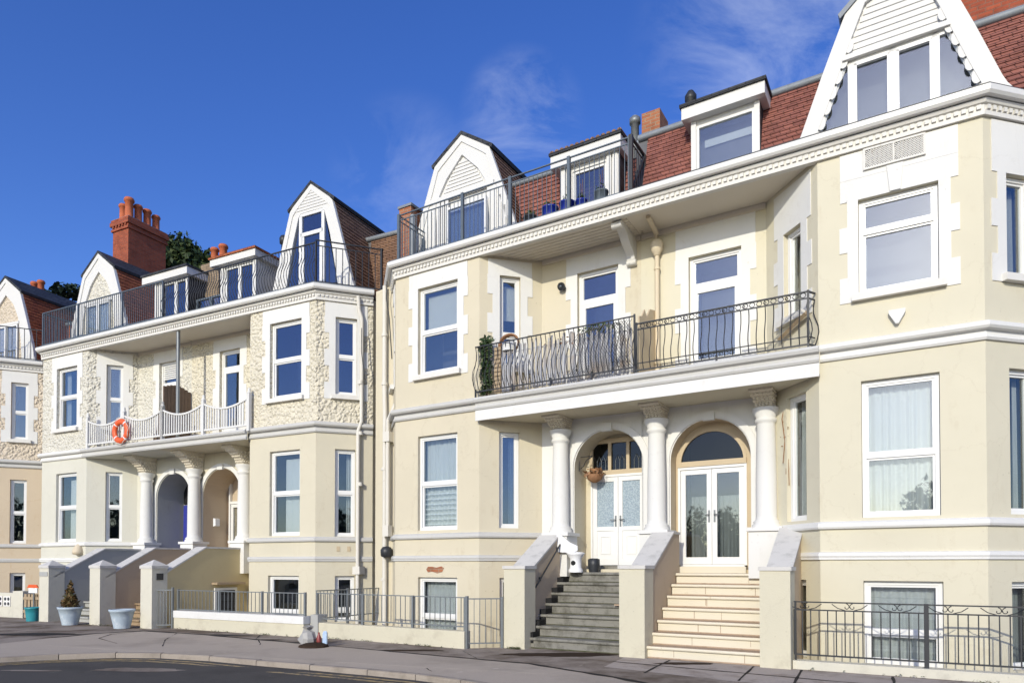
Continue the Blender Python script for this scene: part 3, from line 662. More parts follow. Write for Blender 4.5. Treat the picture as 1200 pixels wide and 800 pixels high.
DEP = 1.0
def half_house(th, side, f0, f1, wins, rec, st):
    """walls, windows, mouldings, balcony and eaves of one half of a mirrored pair (half width 5.8)"""
    AX = 5.8
    up, lo_, trim = st['up'], st['low'], st.get('trim', 'trim')
    sgnL = side == 'L'
    path = bay_path(f0, f1, DEP)
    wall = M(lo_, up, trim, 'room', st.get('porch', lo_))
    lines = [Ln(path[i], path[i+1]) for i in range(3)]
    zb, zm, zt = -0.45, 4.95, 8.45
    frames = []
    for i, ln in enumerate(lines):
        hs_lo, hs_up = [], []
        for (k, a0, a1, z0, z1, kw) in wins:
            if k != i: continue
            (hs_up if z0 > 5 else hs_lo).append((a0, a1, z0, z1)); frames.append((ln, a0, a1, z0, z1, kw))
        panel(wall, ln, zb, zm, hs_lo, 0, 3); panel(wall, ln, zm, zt, hs_up, 1, 3)
        for h in hs_up:
            surround(wall, ln, *h, 2, cap=8.26 if st['cap'] else None, top=0.4)
    # recessed centre
    if sgnL: rl = Ln((f1+DEP, -DEP), (AX, -DEP)); off = f1+DEP
    else: rl = Ln((AX, -DEP), (f0-DEP, -DEP)); off = AX
    ra0, ra1, rz0, rz1 = rec['door'][0]-off, rec['door'][1]-off, rec['door'][2], rec['door'][3]
    panel(wall, rl, zm, zt, [(ra0, ra1, rz0, rz1)], 1, 3)
    surround(wall, rl, ra0, ra1, rz0+0.12, rz1, 2, cap=8.26 if st['cap'] else None, top=0.35)
    c = rec['arch']-off; R_ = rec['r']
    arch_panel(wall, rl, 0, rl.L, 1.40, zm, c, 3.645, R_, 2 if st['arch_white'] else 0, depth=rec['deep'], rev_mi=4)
    wall.quad(rl(0, 0, zb), rl(rl.L, 0, zb), rl(rl.L, 0, 1.4), rl(0, 0, 1.4), mi=0)
    wall.quad(rl(c-R_, 0, 1.5), rl(c+R_, 0, 1.5), rl(c+R_, -rec['deep'], 1.5), rl(c-R_, -rec['deep'], 1.5), mi=4)
    wall.quad(rl(c-R_, 0, 1.4), rl(c+R_, 0, 1.4), rl(c+R_, 0, 1.5), rl(c-R_, 0, 1.5), mi=4)
    # outer sides and back
    e = path[0] if sgnL else path[3]
    wall.quad((e[0], e[1], zb), (e[0], -9, zb), (e[0], -9, zt), (e[0], e[1], zt), mi=0)
    x0, x1 = (e[0], AX) if sgnL else (AX, e[0])
    wall.quad((x0, -9, zb), (x1, -9, zb), (x1, -9, zt), (x0, -9, zt), mi=0)
    th.part('wall', wall)
    for k, (ln, a0, a1, z0, z1, kw) in enumerate(frames): window(th, ln, a0, a1, z0, z1, seed=k, **kw)
    window(th, rl, ra0, ra1, rz0, rz1, kind='door', sill=False, **rec.get('kw', {}))
    # arch moulding
    am = M(trim); prof = archpts(c, 3.645, R_+0.02, 28); pro2 = archpts(c, 3.645, R_+0.15, 28)
    z_in, z_out = [(c-R_-0.02, 2.27)]+prof+[(c+R_+0.02, 2.27)], [(c-R_-0.15, 2.27)]+pro2+[(c+R_+0.15, 2.27)]
    for o_, A_, B_ in ((0.035, z_in, z_out),):
        am.strip([rl(a, o_, z) for a, z in A_], [rl(a, o_, z) for a, z in B_]); am.strip([rl(a, o_, z) for a, z in B_], [rl(a, 0.0, z) for a, z in B_]); am.strip([rl(a, o_, z) for a, z in A_], [rl(a, 0.0, z) for a, z in A_])
    am.lbox(rl, c-0.11, c+0.11, 0.002, 0.09, 3.645+R_-0.04, 3.645+R_+0.13)
    th.part('arch_moulding', am)
    # mouldings
    belt = M(st.get('belt', trim)); B_ = [(-0.02, 4.93), (0.035, 4.93), (0.055, 4.965), (0.035, 5.0), (0.02, 5.06), (0.018, 5.075), (0.10, 5.085), (0.125, 5.12), (0.12, 5.17), (0.08, 5.2), (-0.02, 5.21)]
    belt.sweep(path, B_); th.part('belt_course', belt)
    sc_ = M(st.get('string', trim))
    sc_.sweep(path, [(-0.02, 2.17), (0.05, 2.18), (0.065, 2.21), (0.06, 2.27), (-0.02, 2.31)])
    sc_.sweep(path, [(-0.02, 1.67), (0.035, 1.68), (0.035, 1.71), (0.05, 1.74), (0.04, 1.79), (-0.02, 1.81)])
    th.part('string_course', sc_)
    # eaves
    if sgnL: plan = [(f1, 0.02), (AX, 0.02), (AX, -DEP), (f1+DEP, -DEP)]; cp = [path[0], path[1], (AX, 0.0)]; dl = [(path[0], path[1]), (path[1], (AX, 0.0))]
    else: plan = [(AX, 0.02), (f0, 0.02), (f0-DEP, -DEP), (AX, -DEP)]; cp = [(AX, 0.0), path[2], path[3]]; dl = [((AX, 0.0), path[2]), (path[2], path[3])]
    sf = M('soffit')
    sf.prism(plan, 8.335, 8.46)
    for i in range(7):
        d = -0.1-0.12*i
        xa, xb = (f1-d+0.02, AX) if sgnL else (AX, f0+d-0.02)
        if xb > xa and st.get('boards', False): sf.box(xa, xb, d-0.1, d, 8.322, 8.336)
    # shadow board under the eaves against the recessed wall
    sf.lbox(rl, 0.02, rl.L, 0.002, 0.03, 8.22, 8.33)
    th.part('soffit', sf)
    cn = M('cornice', 'lead')
    cn.sweep(cp, [(-0.05, 8.28), (0.055, 8.28), (0.055, 8.345), (0.035, 8.35), (0.04, 8.44), (0.075, 8.45), (0.10, 8.50), (-0.05, 8.52)])
    for p, q in dl:
        l2 = Ln(p, q); n = int(l2.L/0.095)
        for i in range(n): a = (i+0.5)*l2.L/n; cn.lbox(l2, a-0.028, a+0.028, 0.036, 0.075, 8.362, 8.425)
    co = th.part('cornice', cn)
    gt = M('gutter', st.get('edge', 'lead'))
    gt.sweep(cp, [(0.06, 8.53), (0.11, 8.515), (0.17, 8.52), (0.20, 8.555), (0.21, 8.63), (0.20, 8.635), (0.06, 8.635)])
    gt.sweep(cp, [(-0.3, 8.525), (0.10, 8.637), (0.185, 8.637), (0.185, 8.665), (-0.3, 8.672)], 1)
    th.part('gutter', gt, co)
    # balcony
    bl = M(lo_, 'soffit', trim, 'stringA')
    D = 0.10
    if sgnL: bp = [(f1-0.03, D), (AX, D), (AX, -DEP), (f1+DEP, -DEP)]
    else: bp = [(AX, D), (f0+0.03, D), (f0-DEP, -DEP), (AX, -DEP)]
    bl.prism(bp, 4.72 if st.get('fascia') else 4.90, 5.17, 0)
    fx = (f1-0.02, AX) if sgnL else (AX, f0+0.02)
    if st.get('fascia'): bl.box(fx[0], fx[1], D, D+0.03, 4.68, 4.90, 2)
    bl.sprism(fx[0], fx[1], [(D, 4.905), (D+0.04, 4.91), (D+0.06, 4.95), (D+0.03, 5.0), (D+0.03, 5.04), (D+0.09, 5.07), (D+0.11, 5.12), (D+0.08, 5.17), (D, 5.175)], 3)
    th.part('balcony_slab', bl)
    return rl, off, path

def flat_roof(th, x0, x1, d0, z0, d1, z1, m_='tile', spans=None, deck=None):
    r = M('felt', m_, 'lead')
    r.sprism(x0, x1, [(d1, z1), (d1, z1-0.05), (d0-0.03, z0), (-9, z0), (-9, z1)], 0)
    for a, b in (spans or [(x0, x1)]): tile_slope(r, a, b, d0, z0, d1, z1, 1)
    r.prism(deck, 8.50, 8.56, 0)
    r.tube([(x0, d1+0.02, z1+0.02), (x1, d1+0.02, z1+0.02)], 0.07, 8, 2)
    return th.part('roof', r)

def box_dormer(th, roof, x0, x1, d, z0, z1, fx0, fx1, fz0, fz1, back, wn, m_='wood_white', roofm='slate', sidem='slate', over=0.16):
    ln = Ln((x0, d), (x1, d)); L = x1-x0
    m = M(m_, sidem, roofm, 'room', 'wood_white')
    holes = [(w[0]-x0, w[1]-x0, w[2], w[3]) for w in wn]
    panel(m, ln, z0, z1, holes, 0, 3, depth=0.12)
    for x in (x0, x1): m.quad((x, d, z0), (x, d-back, z0), (x, d-back, z1), (x, d, z1), mi=1)
    for x in (x0, x1-0.09): m.box(x-0.002, x+0.092, d+0.002, d+0.03, z0, z1, 0)
    m.box(fx0, fx1, d-back, d+over, fz0, fz1-0.06, 4)
    m.prism([(fx0-0.03, d-back), (fx1+0.03, d-back), (fx1+0.03, d+over+0.04), (fx0-0.03, d+over+0.04)], fz1-0.058, fz1, 2)
    o = th.part('box_dormer', m, roof)
    return ln

def glazing(th, roof, ln, a0, a1, z0, z1, o, n=1, frame='upvc', gl='glass_blue', mid=None, dress=False):
    f = M(frame); w = 0.055; g = M(gl)
    step = (a1-a0)/n
    for i in range(n):
        b0, b1 = a0+i*step+0.003, a0+(i+1)*step-0.003
        f.lbox(ln, b0, b0+w, o, o+0.07, z0, z1); f.lbox(ln, b1-w, b1, o, o+0.07, z0, z1)
        f.lbox(ln, b0+w, b1-w, o, o+0.07, z0, z0+w); f.lbox(ln, b0+w, b1-w, o, o+0.07, z1-w, z1)
        if mid: f.lbox(ln, b0+w, b1-w, o, o+0.07, mid-0.035, mid+0.035)
        g.lbox(ln, b0+w-0.004, b1-w+0.004, o+0.03, o+0.038, z0+w-0.004, z1-w+0.004)
    p = th.part('dormer_window', f, roof); th.part('pane', g, roof)

def leaf_door(th, par, ln, a0, a1, z0, z1, o, glass_lo, gl, panel_lo=True, hinge=1):
    """one door leaf: stiles and rails, glazing, raised lower panel, handle"""
    d = M('upvc'); s = 0.095
    d.lbox(ln, a0, a0+s, o, o+0.055, z0, z1); d.lbox(ln, a1-s, a1, o, o+0.055, z0, z1)
    d.lbox(ln, a0+s, a1-s, o, o+0.055, z1-s, z1); d.lbox(ln, a0+s, a1-s, o, o+0.055, z0, z0+0.14)
    if panel_lo:
        d.lbox(ln, a0+s, a1-s, o, o+0.055, glass_lo-0.09, glass_lo); d.lbox(ln, a0+s, a1-s, o+0.005, o+0.038, z0+0.14, glass_lo-0.09)
        am = (a0+a1)/2
        for b0, b1, y0, y1 in ((am-0.12, am+0.12, z0+0.24, z0+0.26), (am-0.12, am+0.12, glass_lo-0.22, glass_lo-0.20), (am-0.12, am-0.10, z0+0.26, glass_lo-0.22), (am+0.10, am+0.12, z0+0.26, glass_lo-0.22)):
            d.lbox(ln, b0, b1, o+0.036, o+0.052, y0, y1)
    o_ = th.part('door', d, par)
    g = M(gl); g.lbox(ln, a0+s-0.004, a1-s+0.004, o+0.02, o+0.03, (glass_lo if panel_lo else z0+0.14)-0.004, z1-s+0.004); th.part('pane', g, o_)
    h = M('galv'); ah = a1-0.05 if hinge > 0 else a0+0.05; zc = z0+0.95
    h.lbox(ln, ah-0.018, ah+0.018, o+0.056, o+0.066, zc-0.12, zc+0.12); h.tube([ln(ah, o+0.06, zc+0.03), ln(ah, o+0.11, zc+0.03), ln(ah-0.11*hinge, o+0.11, zc+0.03)], 0.011, 6)
    th.part('handle', h, o_)

BP = {}   # window sets
def wset(f0, f1, front, cantL, cantR, zs, dress):
    """zs: dict up/gr/ba for the front; the canted faces share the heights"""
    w = []
    for lev in ('up', 'gr', 'ba'):
        z0, z1 = zs[lev]; a0, a1 = front[lev]
        w.append((1, a0-f0, a1-f0, z0, z1, dress.get((1, lev), {})))
        for k, c in ((0, cantL), (2, cantR)):
            if c and lev in c:
                b0, b1 = c[lev][:2]; y0, y1 = c[lev][2:] if len(c[lev]) > 2 else (z0, z1)
                if k == 0: b0, b1 = 1.4142-b1, 1.4142-b0
                w.append((k, b0, b1, y0, y1, dress.get((k, lev), {})))
    return w

# ================================================================ right-hand pair, cream
sA = dict(up='creamA', low='creamA', porch='creamA', cap=True, arch_white=True, fascia=True, edge='steelblue', belt='stringA', string='stringA', boards=True)
A1 = Thing('terraced_house', FA, (3.0, -2, 0), 'cream stucco terraced house with grey front steps and a reed-screened balcony', 'house', 'terraced houses along the street')
z3 = dict(up=(5.92, 7.92), gr=(2.37, 4.52), ba=(0.05, 1.31))
wA1 = wset(0.13, 2.49, dict(up=(0.80, 1.92), gr=(0.80, 1.91), ba=(0.81, 1.91)), dict(up=(0.47, 0.92), gr=(0.47, 0.92)),
           dict(up=(0.45, 0.92), gr=(0.44, 0.90, 2.39, 4.49), ba=(0.45, 0.9)), z3,
           {(1, 'up'): dict(gl='glass', dress='blind', split=0.49), (1, 'gr'): dict(gl='glass_low', dress='net+bars', sill=False, split=0.49), (1, 'ba'): dict(gl='glass_low', dress='net', split=0.3, sill=False),
            (2, 'up'): dict(gl='glass', dress='blind', split=0.36), (2, 'gr'): dict(kind='single', gl='glass_blue', dress='right', sill=False), (2, 'ba'): dict(gl='glass_low', kind='single', sill=False),
            (0, 'gr'): dict(sill=False)})
rl, off, pth = half_house(A1, 'L', 0.13, 2.49, wA1, dict(door=(4.36, 5.30, 5.2, 7.86), arch=5.055, r=0.775, deep=0.60, kw=dict(gl='glass_blue')), sA)
# porch back wall, transom and white double doors
bk = M('creamA', 'tanframe', 'room'); o = -0.60
s0, s1 = 4.42-off, 5.70-off
bk.quad(rl(4.2-off, o, 1.5), rl(s0, o, 1.5), rl(s0, o, 4.45), rl(4.2-off, o, 4.45)); bk.quad(rl(s1, o, 1.5), rl(5.9-off, o, 1.5), rl(5.9-off, o, 4.45), rl(s1, o, 4.45))
bk.quad(rl(s0, o, 4.31), rl(s1, o, 4.31), rl(s1, o, 4.45), rl(s0, o, 4.45)); bk.quad(rl(s0, o-0.5, 1.5), rl(s1, o-0.5, 1.5), rl(s1, o-0.5, 4.31), rl(s0, o-0.5, 4.31), mi=2)
for a in (s0, s0+0.44, s0+0.86, s1): bk.lbox(rl, a-0.035, a+0.035, o-0.03, o+0.05, 3.62, 4.31, 1)
for z in (3.60, 4.29): bk.lbox(rl, s0-0.035, s1+0.035, o-0.035, o+0.055, z-0.05, z+0.05, 1)
dp = A1.part('porch_back', bk)
g = M('glass_dark'); g.lbox(rl, s0, s1, o-0.01, o, 3.64, 4.25); A1.part('transom_pane', g, dp)
ld_ = M('galv')
for q in range(3):
    a = s0+0.08+q*0.43
    for k in range(3): ld_.tube([rl(a+0.05+k*0.1, o+0.006, 3.65), rl(a+0.05+k*0.1, o+0.006, 3.85), rl(a+0.10+k*0.1, o+0.006, 3.97), rl(a+0.15+k*0.1, o+0.006, 3.85)], 0.008, 4)
A1.part('leaded_tracery', ld_, dp)
fr = M('upvc')
for a0, a1, z0, z1 in ((s0, s0+0.045, 1.58, 3.55), (s1-0.045, s1, 1.58, 3.55), (s0+0.045, s1-0.045, 3.50, 3.55)): fr.lbox(rl, a0, a1, o-0.02, o+0.07, z0, z1)
df = A1.part('door_frame', fr)
leaf_door(A1, None, rl, s0+0.05, (s0+s1)/2-0.004, 1.585, 3.495, o, 2.42, 'frost', True, 1)
leaf_door(A1, None, rl, (s0+s1)/2+0.004, s1-0.05, 1.585, 3.495, o, 2.42, 'frost', True, -1)
for x in (4.05, 6.18): column(A1, x, -0.80, 2.27, 4.46)
# roof set back behind the terrace
rf = flat_roof(A1, -0.87, 5.8, -1.30, 8.56, -1.62, 10.62, 'tile', [(2.4, 5.8), (-0.87, 0.3)], [(-0.87, -1), (0.13, 0), (5.8, 0), (5.8, -9), (-0.87, -9)])
inn = [(-0.86, 8.6), (-0.80, 9.55), (-0.70, 10.55), (-0.45, 10.95), (0.0, 11.40)]
ln, I, _ = gable(A1, rf, 1.32, -1.05, 8.56, [(1.72, 8.56), (1.48, 9.44), (1.10, 10.5), (0.79, 11.34), (0.0, 11.87)], 2.2, 'tilebrown', 'slate', inn, 'wood_white', 'plain')
gi = M('wood_white'); gi.quad(*[ln(a, 0.0, z) for a, z in I], mi=0)
for i in range(9): gi.lbox(ln, -0.62+0.05*i, 0.62-0.05*i, 0.002, 0.018, 10.55+i*0.085, 10.60+i*0.085)
gi.lbox(ln, -1.02, 0.92, 0.02, 0.10, 10.42, 10.52)
for i in range(22):
    a = -1.35+i*0.125
    if a > -0.45 and a < 0.85: continue
    gi.lbox(ln, a, a+0.09, 0.062, 0.085, 8.6, 10.40-max(0, abs(a)-0.9)*2.2)
A1.part('gable_cladding', gi, rf)
glazing(A1, rf, ln, -0.40, 0.76, 8.62, 10.16, 0.09)
l2 = box_dormer(A1, rf, 3.92, 5.28, -1.10, 8.56, 10.30, 3.74, 5.38, 10.28, 10.62, 1.6, [(4.20, 4.98, 8.62, 10.17)])
glazing(A1, rf, l2, 4.20-3.92, 4.98-3.92, 8.62, 10.17, -0.10, gl='glass_blue')
bt = M('wood_white')
for i in range(10):
    a = 0.02+i*0.135
    if 0.22 < a < 1.02: continue
    bt.lbox(l2, a, a+0.10, 0.031, 0.05, 8.6, 10.27)
A1.part('dormer_boards', bt, rf)
pt = M('tilebrown')
for i in range(14): pt.tube([(3.76+i*0.122, -0.95, 10.64), (3.76+i*0.122, -2.0, 10.66)], 0.055, 8)
A1.part('ridge_tiles', pt, rf)
pw = M('brickorange', 'lead'); pw.box(-0.50, -0.12, -2.2, -0.85, 8.5, 10.50); pw.box(-0.53, -0.09, -2.2, -0.82, 10.50, 10.56, 1); pw.tube([(-0.02, -0.78, 8.6), (-0.02, -0.80, 10.2)], 0.07, 8, 1); A1.part('party_wall', pw, rf)
chimney(A1, rf, 5.62, 6.02, -2.1, -1.55, 9.6, 11.22, 'brickorange', crown=False, label='short orange brick chimney without pots')
vp = M('galv', 'iron'); vp.lathe((5.45, -1.6, 10.3), [(0.085, 0), (0.085, 0.78), (0.12, 0.79), (0.12, 0.90), (0.08, 0.92), (0.08, 0.94)], 12); A1.part('vent_pipe', vp, rf)
rr = M('steelblue')
railing(rr, [(0.22, -0.95), (0.22, 0.0), (5.95, 0.0)], 8.66, 9.78, step=0.105, r=0.0055, top=0.016, mid=0.12, bot=0.05, posts=[(0.22, 0.0, 8.62, 9.80), (2.04, 0.0, 8.62, 9.80), (3.27, 0.0, 8.62, 9.80), (4.65, 0.0, 8.62, 9.80), (5.95, 0.0, 8.62, 9.80), (0.22, -0.9, 8.62, 9.6)], pr=0.032)
A1.part('roof_railing', rr)
sr = M('iron'); railing(sr, [(5.98, 0.02), (5.98, -1.3)], 8.62, 9.78, step=0.1, r=0.010, top=0.025, mid=0.12, bot=0.05, posts=[(5.98, 0.02, 8.6, 9.8), (5.98, -0.7, 8.6, 9.78)], pr=0.035)
sr.tube([(5.98, 0.02, 8.7), (5.98, -0.7, 9.75)], 0.03, 6); A1.part('end_screen', sr)
br = M('iron')
railing(br, [(2.58, -0.03), (2.48, 0.13), (6.08, 0.13)], 5.25, 6.27, step=0.105, r=0.009, top=0.014, belly=0.13, bot=0.05, low2=None, posts=[(6.08, 0.13, 5.2, 6.30), (4.3, 0.13, 5.17, 5.35), (2.48, 0.13, 5.17, 5.35), (5.2, 0.13, 5.17, 5.35), (3.4, 0.13, 5.17, 5.35)], pr=0.016)
for i in range(26):      # twisted wire diamonds at the right-hand end
    a = 4.7+i*0.055; br.tube([(a, 0.15, 5.32), (a+0.35, 0.24, 5.6), (a+0.1, 0.2, 5.95), (a+0.3, 0.15, 6.22)] if a < 5.75 else [(a, 0.15, 5.32), (a-0.25, 0.24, 5.65), (a, 0.18, 5.95), (a-0.2, 0.15, 6.22)], 0.0055, 3)
A1.part('balcony_railing', br)
bkt = M('cornice'); bracket(bkt, 5.62, -1.0, -0.16, 7.72, 8.33, 0.085); A1.part('eaves_bracket', bkt)
lm = M('iron', 'glass'); lm.tube([(4.03, -1.0, 7.62), (4.03, -0.9, 7.62)], 0.05, 10); lm.tube([(4.03, -0.9, 7.62), (4.03, -0.86, 7.60)], 0.085, 14); lm.lathe((4.03, -0.855, 7.6), [(0.015, -0.04), (0.045, 0), (0.015, 0.04)], 10, 1); A1.part('wall_lamp', lm)
bare = M('brickorange')  # patch where the paint has fallen away
pp = [(1.05, 1.49), (1.10, 1.42), (1.22, 1.44), (1.36, 1.40), (1.50, 1.43), (1.55, 1.52), (1.48, 1.56), (1.34, 1.53), (1.22, 1.55), (1.10, 1.55)]
bare.lprism(Ln((0, 0), (1, 0)), pp, 0.001, 0.004); A1.part('bare_patch', bare)
bb = M('iron'); a = 4.30-off
bb.tube([rl(a, -0.2, 3.98), rl(a, -0.2, 3.62)], 0.012, 5); bb.tube([rl(a, -0.2, 3.93), rl(a+0.32, -0.2, 3.93)], 0.010, 5); bb.tube([rl(a, -0.2, 3.66), rl(a+0.1, -0.2, 3.72), rl(a+0.16, -0.2, 3.84), rl(a+0.30, -0.2, 3.92)], 0.009, 5)
A1.part('basket_bracket', bb)
iw = M('creamA', 'stringA'); il = Ln((-1.05, -0.62), (0.06, -0.50)); iw.lbox(il, 0, il.L, -0.5, 0, -0.4, 8.46)
A1.part('corner_wall', iw)
# drainpipes in the corner beside the neighbouring house
dp_ = M('pipe', 'iron')
dp_.tube([(-0.62, -0.46, 8.45), (-0.62, -0.46, 5.9), (-0.60, -0.46, 5.3), (-0.60, -0.46, -0.3)], 0.055, 10)
dp_.tube([(-0.26, -0.40, 8.45), (-0.20, -0.40, 7.9), (-0.20, -0.40, 5.5), (-0.45, -0.40, 5.1), (-0.45, -0.40, 2.5)], 0.05, 8); dp_.box(-0.55, -0.35, -0.48, -0.32, 4.58, 4.82); dp_.box(-0.55, -0.37, -0.48, -0.32, 2.28, 2.55)
for z in (7.2, 6.0, 3.9, 1.2): dp_.tube([(-0.62, -0.46, z), (-0.62, -0.46, z+0.07)], 0.075, 10)
dp_.tube([(-0.45, -0.35, 8.5), (-0.5, -0.38, 8.1), (-0.42, -0.40, 7.6), (-0.35, -0.42, 6.6)], 0.014, 5, 1)
dp_.lathe((-0.45, -0.36, 1.9), [(0.05, -0.14), (0.14, -0.1), (0.15, 0.05), (0.1, 0.12), (0.03, 0.14)], 12, 1)
A1.part('drainpipe', dp_)

A2 = Thing('terraced_house', FA, (9.0, -2, 0), 'cream stucco terraced house with cream front steps and a scalloped white attic gable', 'house', 'terraced houses along the street')
sA2 = dict(up='creamA2', low='creamA2', porch='tanframe', cap=True, arch_white=True, fascia=True, edge='iron', belt='trim', string='trim', boards=False)
wA2 = wset(9.24, 11.51, dict(up=(9.84, 10.94), gr=(9.86, 10.93), ba=(9.87, 10.95)), dict(up=(0.42, 0.90), gr=(0.33, 0.86), ba=(0.36, 0.86)),
           dict(up=(0.41, 0.93), gr=(0.44, 0.96), ba=(0.44, 0.96)), dict(up=(5.95, 7.48), gr=(2.35, 4.54), ba=(0.02, 1.34)),
           {(1, 'up'): dict(kind='sash', split=0.66, frame='upvc'), (1, 'gr'): dict(gl='glass_low', dress='net', split=0.45, sill=False), (1, 'ba'): dict(gl='glass_low', dress='net', split=0.38, sill=False),
            (0, 'up'): dict(kind='single', dress='sides'), (0, 'gr'): dict(gl='glass_low', kind='single', dress='sides', sill=False), (0, 'ba'): dict(gl='glass_low', kind='single', sill=False),
            (2, 'up'): dict(kind='single', dress='sides'), (2, 'gr'): dict(gl='glass_low', kind='single', dress='sides', sill=False), (2, 'ba'): dict(gl='glass_low', kind='single', dress='dark', sill=False)})
rl, off, pth = half_house(A2, 'R', 9.24, 11.51, wA2, dict(door=(6.78, 7.79, 5.2, 7.64), arch=7.17, r=0.77, deep=0.35, kw=dict()), sA2)
# porch back with fanlight and glazed doors
bk = M('tanframe', 'room'); o = -0.35; c = 7.12-off; w_ = 0.675
arch_panel(bk, rl, c-0.9, c+0.9, 1.5, 4.6, c, 3.62, w_, 0, o=o, depth=0.10)
bk.quad(rl(c-0.8, o-1.2, 1.5), rl(c+0.8, o-1.2, 1.5), rl(c+0.8, o-1.2, 4.6), rl(c-0.8, o-1.2, 4.6), mi=1)
P1_, P2_ = archpts(c, 3.62, w_+0.002, 24), archpts(c, 3.62, w_-0.06, 24)
for oo in (o+0.02,):
    bk.strip([rl(a, oo, z) for a, z in P1_], [rl(a, oo, z) for a, z in P2_]); bk.strip([rl(a, oo, z) for a, z in P2_], [rl(a, oo-0.06, z) for a, z in P2_])
bk.lbox(rl, c-w_, c+w_, o-0.05, o+0.05, 3.555, 3.66)
dp = A2.part('porch_back', bk)
g = M('glass_dark'); g.lprism(rl, [(a, z) for a, z in archpts(c, 3.62, w_-0.055, 24)], o-0.03, o-0.022); A2.part('fanlight_pane', g, dp)
fr = M('upvc')
for a0, a1, z0, z1 in ((c-w_, c-w_+0.05, 1.585, 3.555), (c+w_-0.05, c+w_, 1.585, 3.555), (c-w_+0.05, c+w_-0.05, 3.50, 3.555), (c-w_+0.05, c+w_-0.05, 1.55, 1.60)): fr.lbox(rl, a0, a1, o-0.06, o+0.03, z0, z1)
A2.part('door_frame', fr)
leaf_door(A2, None, rl, c-w_+0.055, c-0.004, 1.605, 3.495, o-0.05, 1.75, 'glass_low', False, 1)
leaf_door(A2, None, rl, c+0.004, c+w_-0.055, 1.605, 3.495, o-0.05, 1.75, 'glass_low', False, -1)
A2.part('hall_curtain', curtain_mesh(rl, c-0.55, c+0.55, 1.65, 3.0, o-0.5, 9, 0.03, 'darkcurtain', 5), dp)
column(A2, 8.25, -0.80, 2.27, 4.44)
rf = flat_roof(A2, 5.8, 12.5, -0.42, 8.60, -0.90, 10.24, 'tile', [(6.0, 7.0), (8.24, 12.5)], [(5.8, 0), (11.51, 0), (12.51, -1), (12.51, -9), (5.8, -9)])
inn = [(-1.26, 8.66), (-1.02, 9.25), (-0.80, 9.85), (-0.62, 10.35), (-0.42, 10.85), (0.0, 11.05)]
ln, I, _ = gable(A2, rf, 10.37, -0.30, 8.60, [(1.62, 8.60), (1.44, 8.87), (1.08, 9.85), (0.72, 10.76), (0.0, 11.42)], 1.8, 'lead', 'lead', inn, 'wood_white', 'scallop', over=0.09)
gi = M('wood_white', 'lead')
top = [(a, z) for a, z in I if z > 10.02]
gi.quad(*[ln(a, -0.02, z) for a, z in top], mi=0)
for i in range(10):
    z = 10.06+i*0.105; hw = max(0.05, 0.74-0.048*i); gi.lbox(ln, -hw, hw, -0.018, -0.004, z, z+0.085)
gi.lbox(ln, -0.76, 0.76, -0.03, 0.09, 9.98, 10.06)
for sgn in (-1, 1):      # scallops cut along the bargeboards
    for i in range(7):
        t = (i+0.5)/7; a = sgn*(1.22-0.60*t); z = 8.72+1.62*t
        gi.lprism(ln, [(a+0.10*math.cos(k*0.5236+1.0)*0.7, z+0.12*math.sin(k*0.5236+1.0)) for k in range(12)], 0.03, 0.052)
A2.part('gable_cladding', gi, rf)
f = M('upvc'); g = M('glass'); o = -0.04
for a in (-0.64, -0.03, 0.56): f.lbox(ln, a-0.045, a+0.055, o-0.03, o+0.05, 8.66, 9.98)
f.lbox(ln, -0.72, 0.70, o-0.03, o+0.05, 9.91, 9.985); f.lbox(ln, -1.25, 1.25, o-0.03, o+0.05, 8.64, 8.72)
for sgn in (-1, 1): f.tube([ln(sgn*1.24, o+0.02, 8.68), ln(sgn*0.72, o+0.02, 9.98)], 0.04, 4)
for a0, a1 in ((-0.59, -0.07), (0.02, 0.52)):
    for b0, b1, y0, y1 in ((a0, a0+0.04, 8.72, 9.91), (a1-0.04, a1, 8.72, 9.91), (a0, a1, 8.72, 8.76), (a0, a1, 9.87, 9.91)): f.lbox(ln, b0, b1, o, o+0.065, y0, y1)
g.lprism(ln, [(-1.22, 8.7), (1.22, 8.7), (0.70, 9.95), (-0.70, 9.95)], o+0.005, o+0.013)
wo = A2.part('gable_window', f, rf); A2.part('pane', g, rf)
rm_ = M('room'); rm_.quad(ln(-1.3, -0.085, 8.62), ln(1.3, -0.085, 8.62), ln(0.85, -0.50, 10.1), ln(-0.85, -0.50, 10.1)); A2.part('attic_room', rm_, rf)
l2 = box_dormer(A2, rf, 7.0, 8.24, -0.48, 8.60, 9.98, 6.86, 8.36, 9.96, 10.24, 1.4, [(7.08, 8.16, 8.84, 9.88)], over=0.18)
glazing(A2, rf, l2, 0.08, 1.16, 8.84, 9.88, -0.08, gl='glass')
A2.part('blind', (lambda m: (m.lbox(l2, 0.2, 1.1, -0.2, -0.19, 9.52, 9.66), m)[1])(M('curtain')), rf)
vp = M('iron'); vp.lathe((6.72, -1.4, 10.2), [(0.075, 0), (0.075, 0.70), (0.12, 0.72), (0.10, 0.82), (0.12, 0.84), (0.12, 0.92), (0.06, 1.02)], 12); A2.part('vent_pipe', vp, rf)
chimney(A2, rf, 10.55, 11.05, -3.0, -2.3, 9.9, 12.6, 'brick', [(10.7, -2.6, 0.5, 0.11), (10.9, -2.6, 0.5, 0.11)])
chimney(A2, rf, 11.35, 12.6, -4.2, -2.1, 9.9, 13.2, 'brick', [(11.6, -2.6, 0.5, 0.12), (12.0, -2.6, 0.5, 0.12), (12.35, -2.6, 0.5, 0.12)])
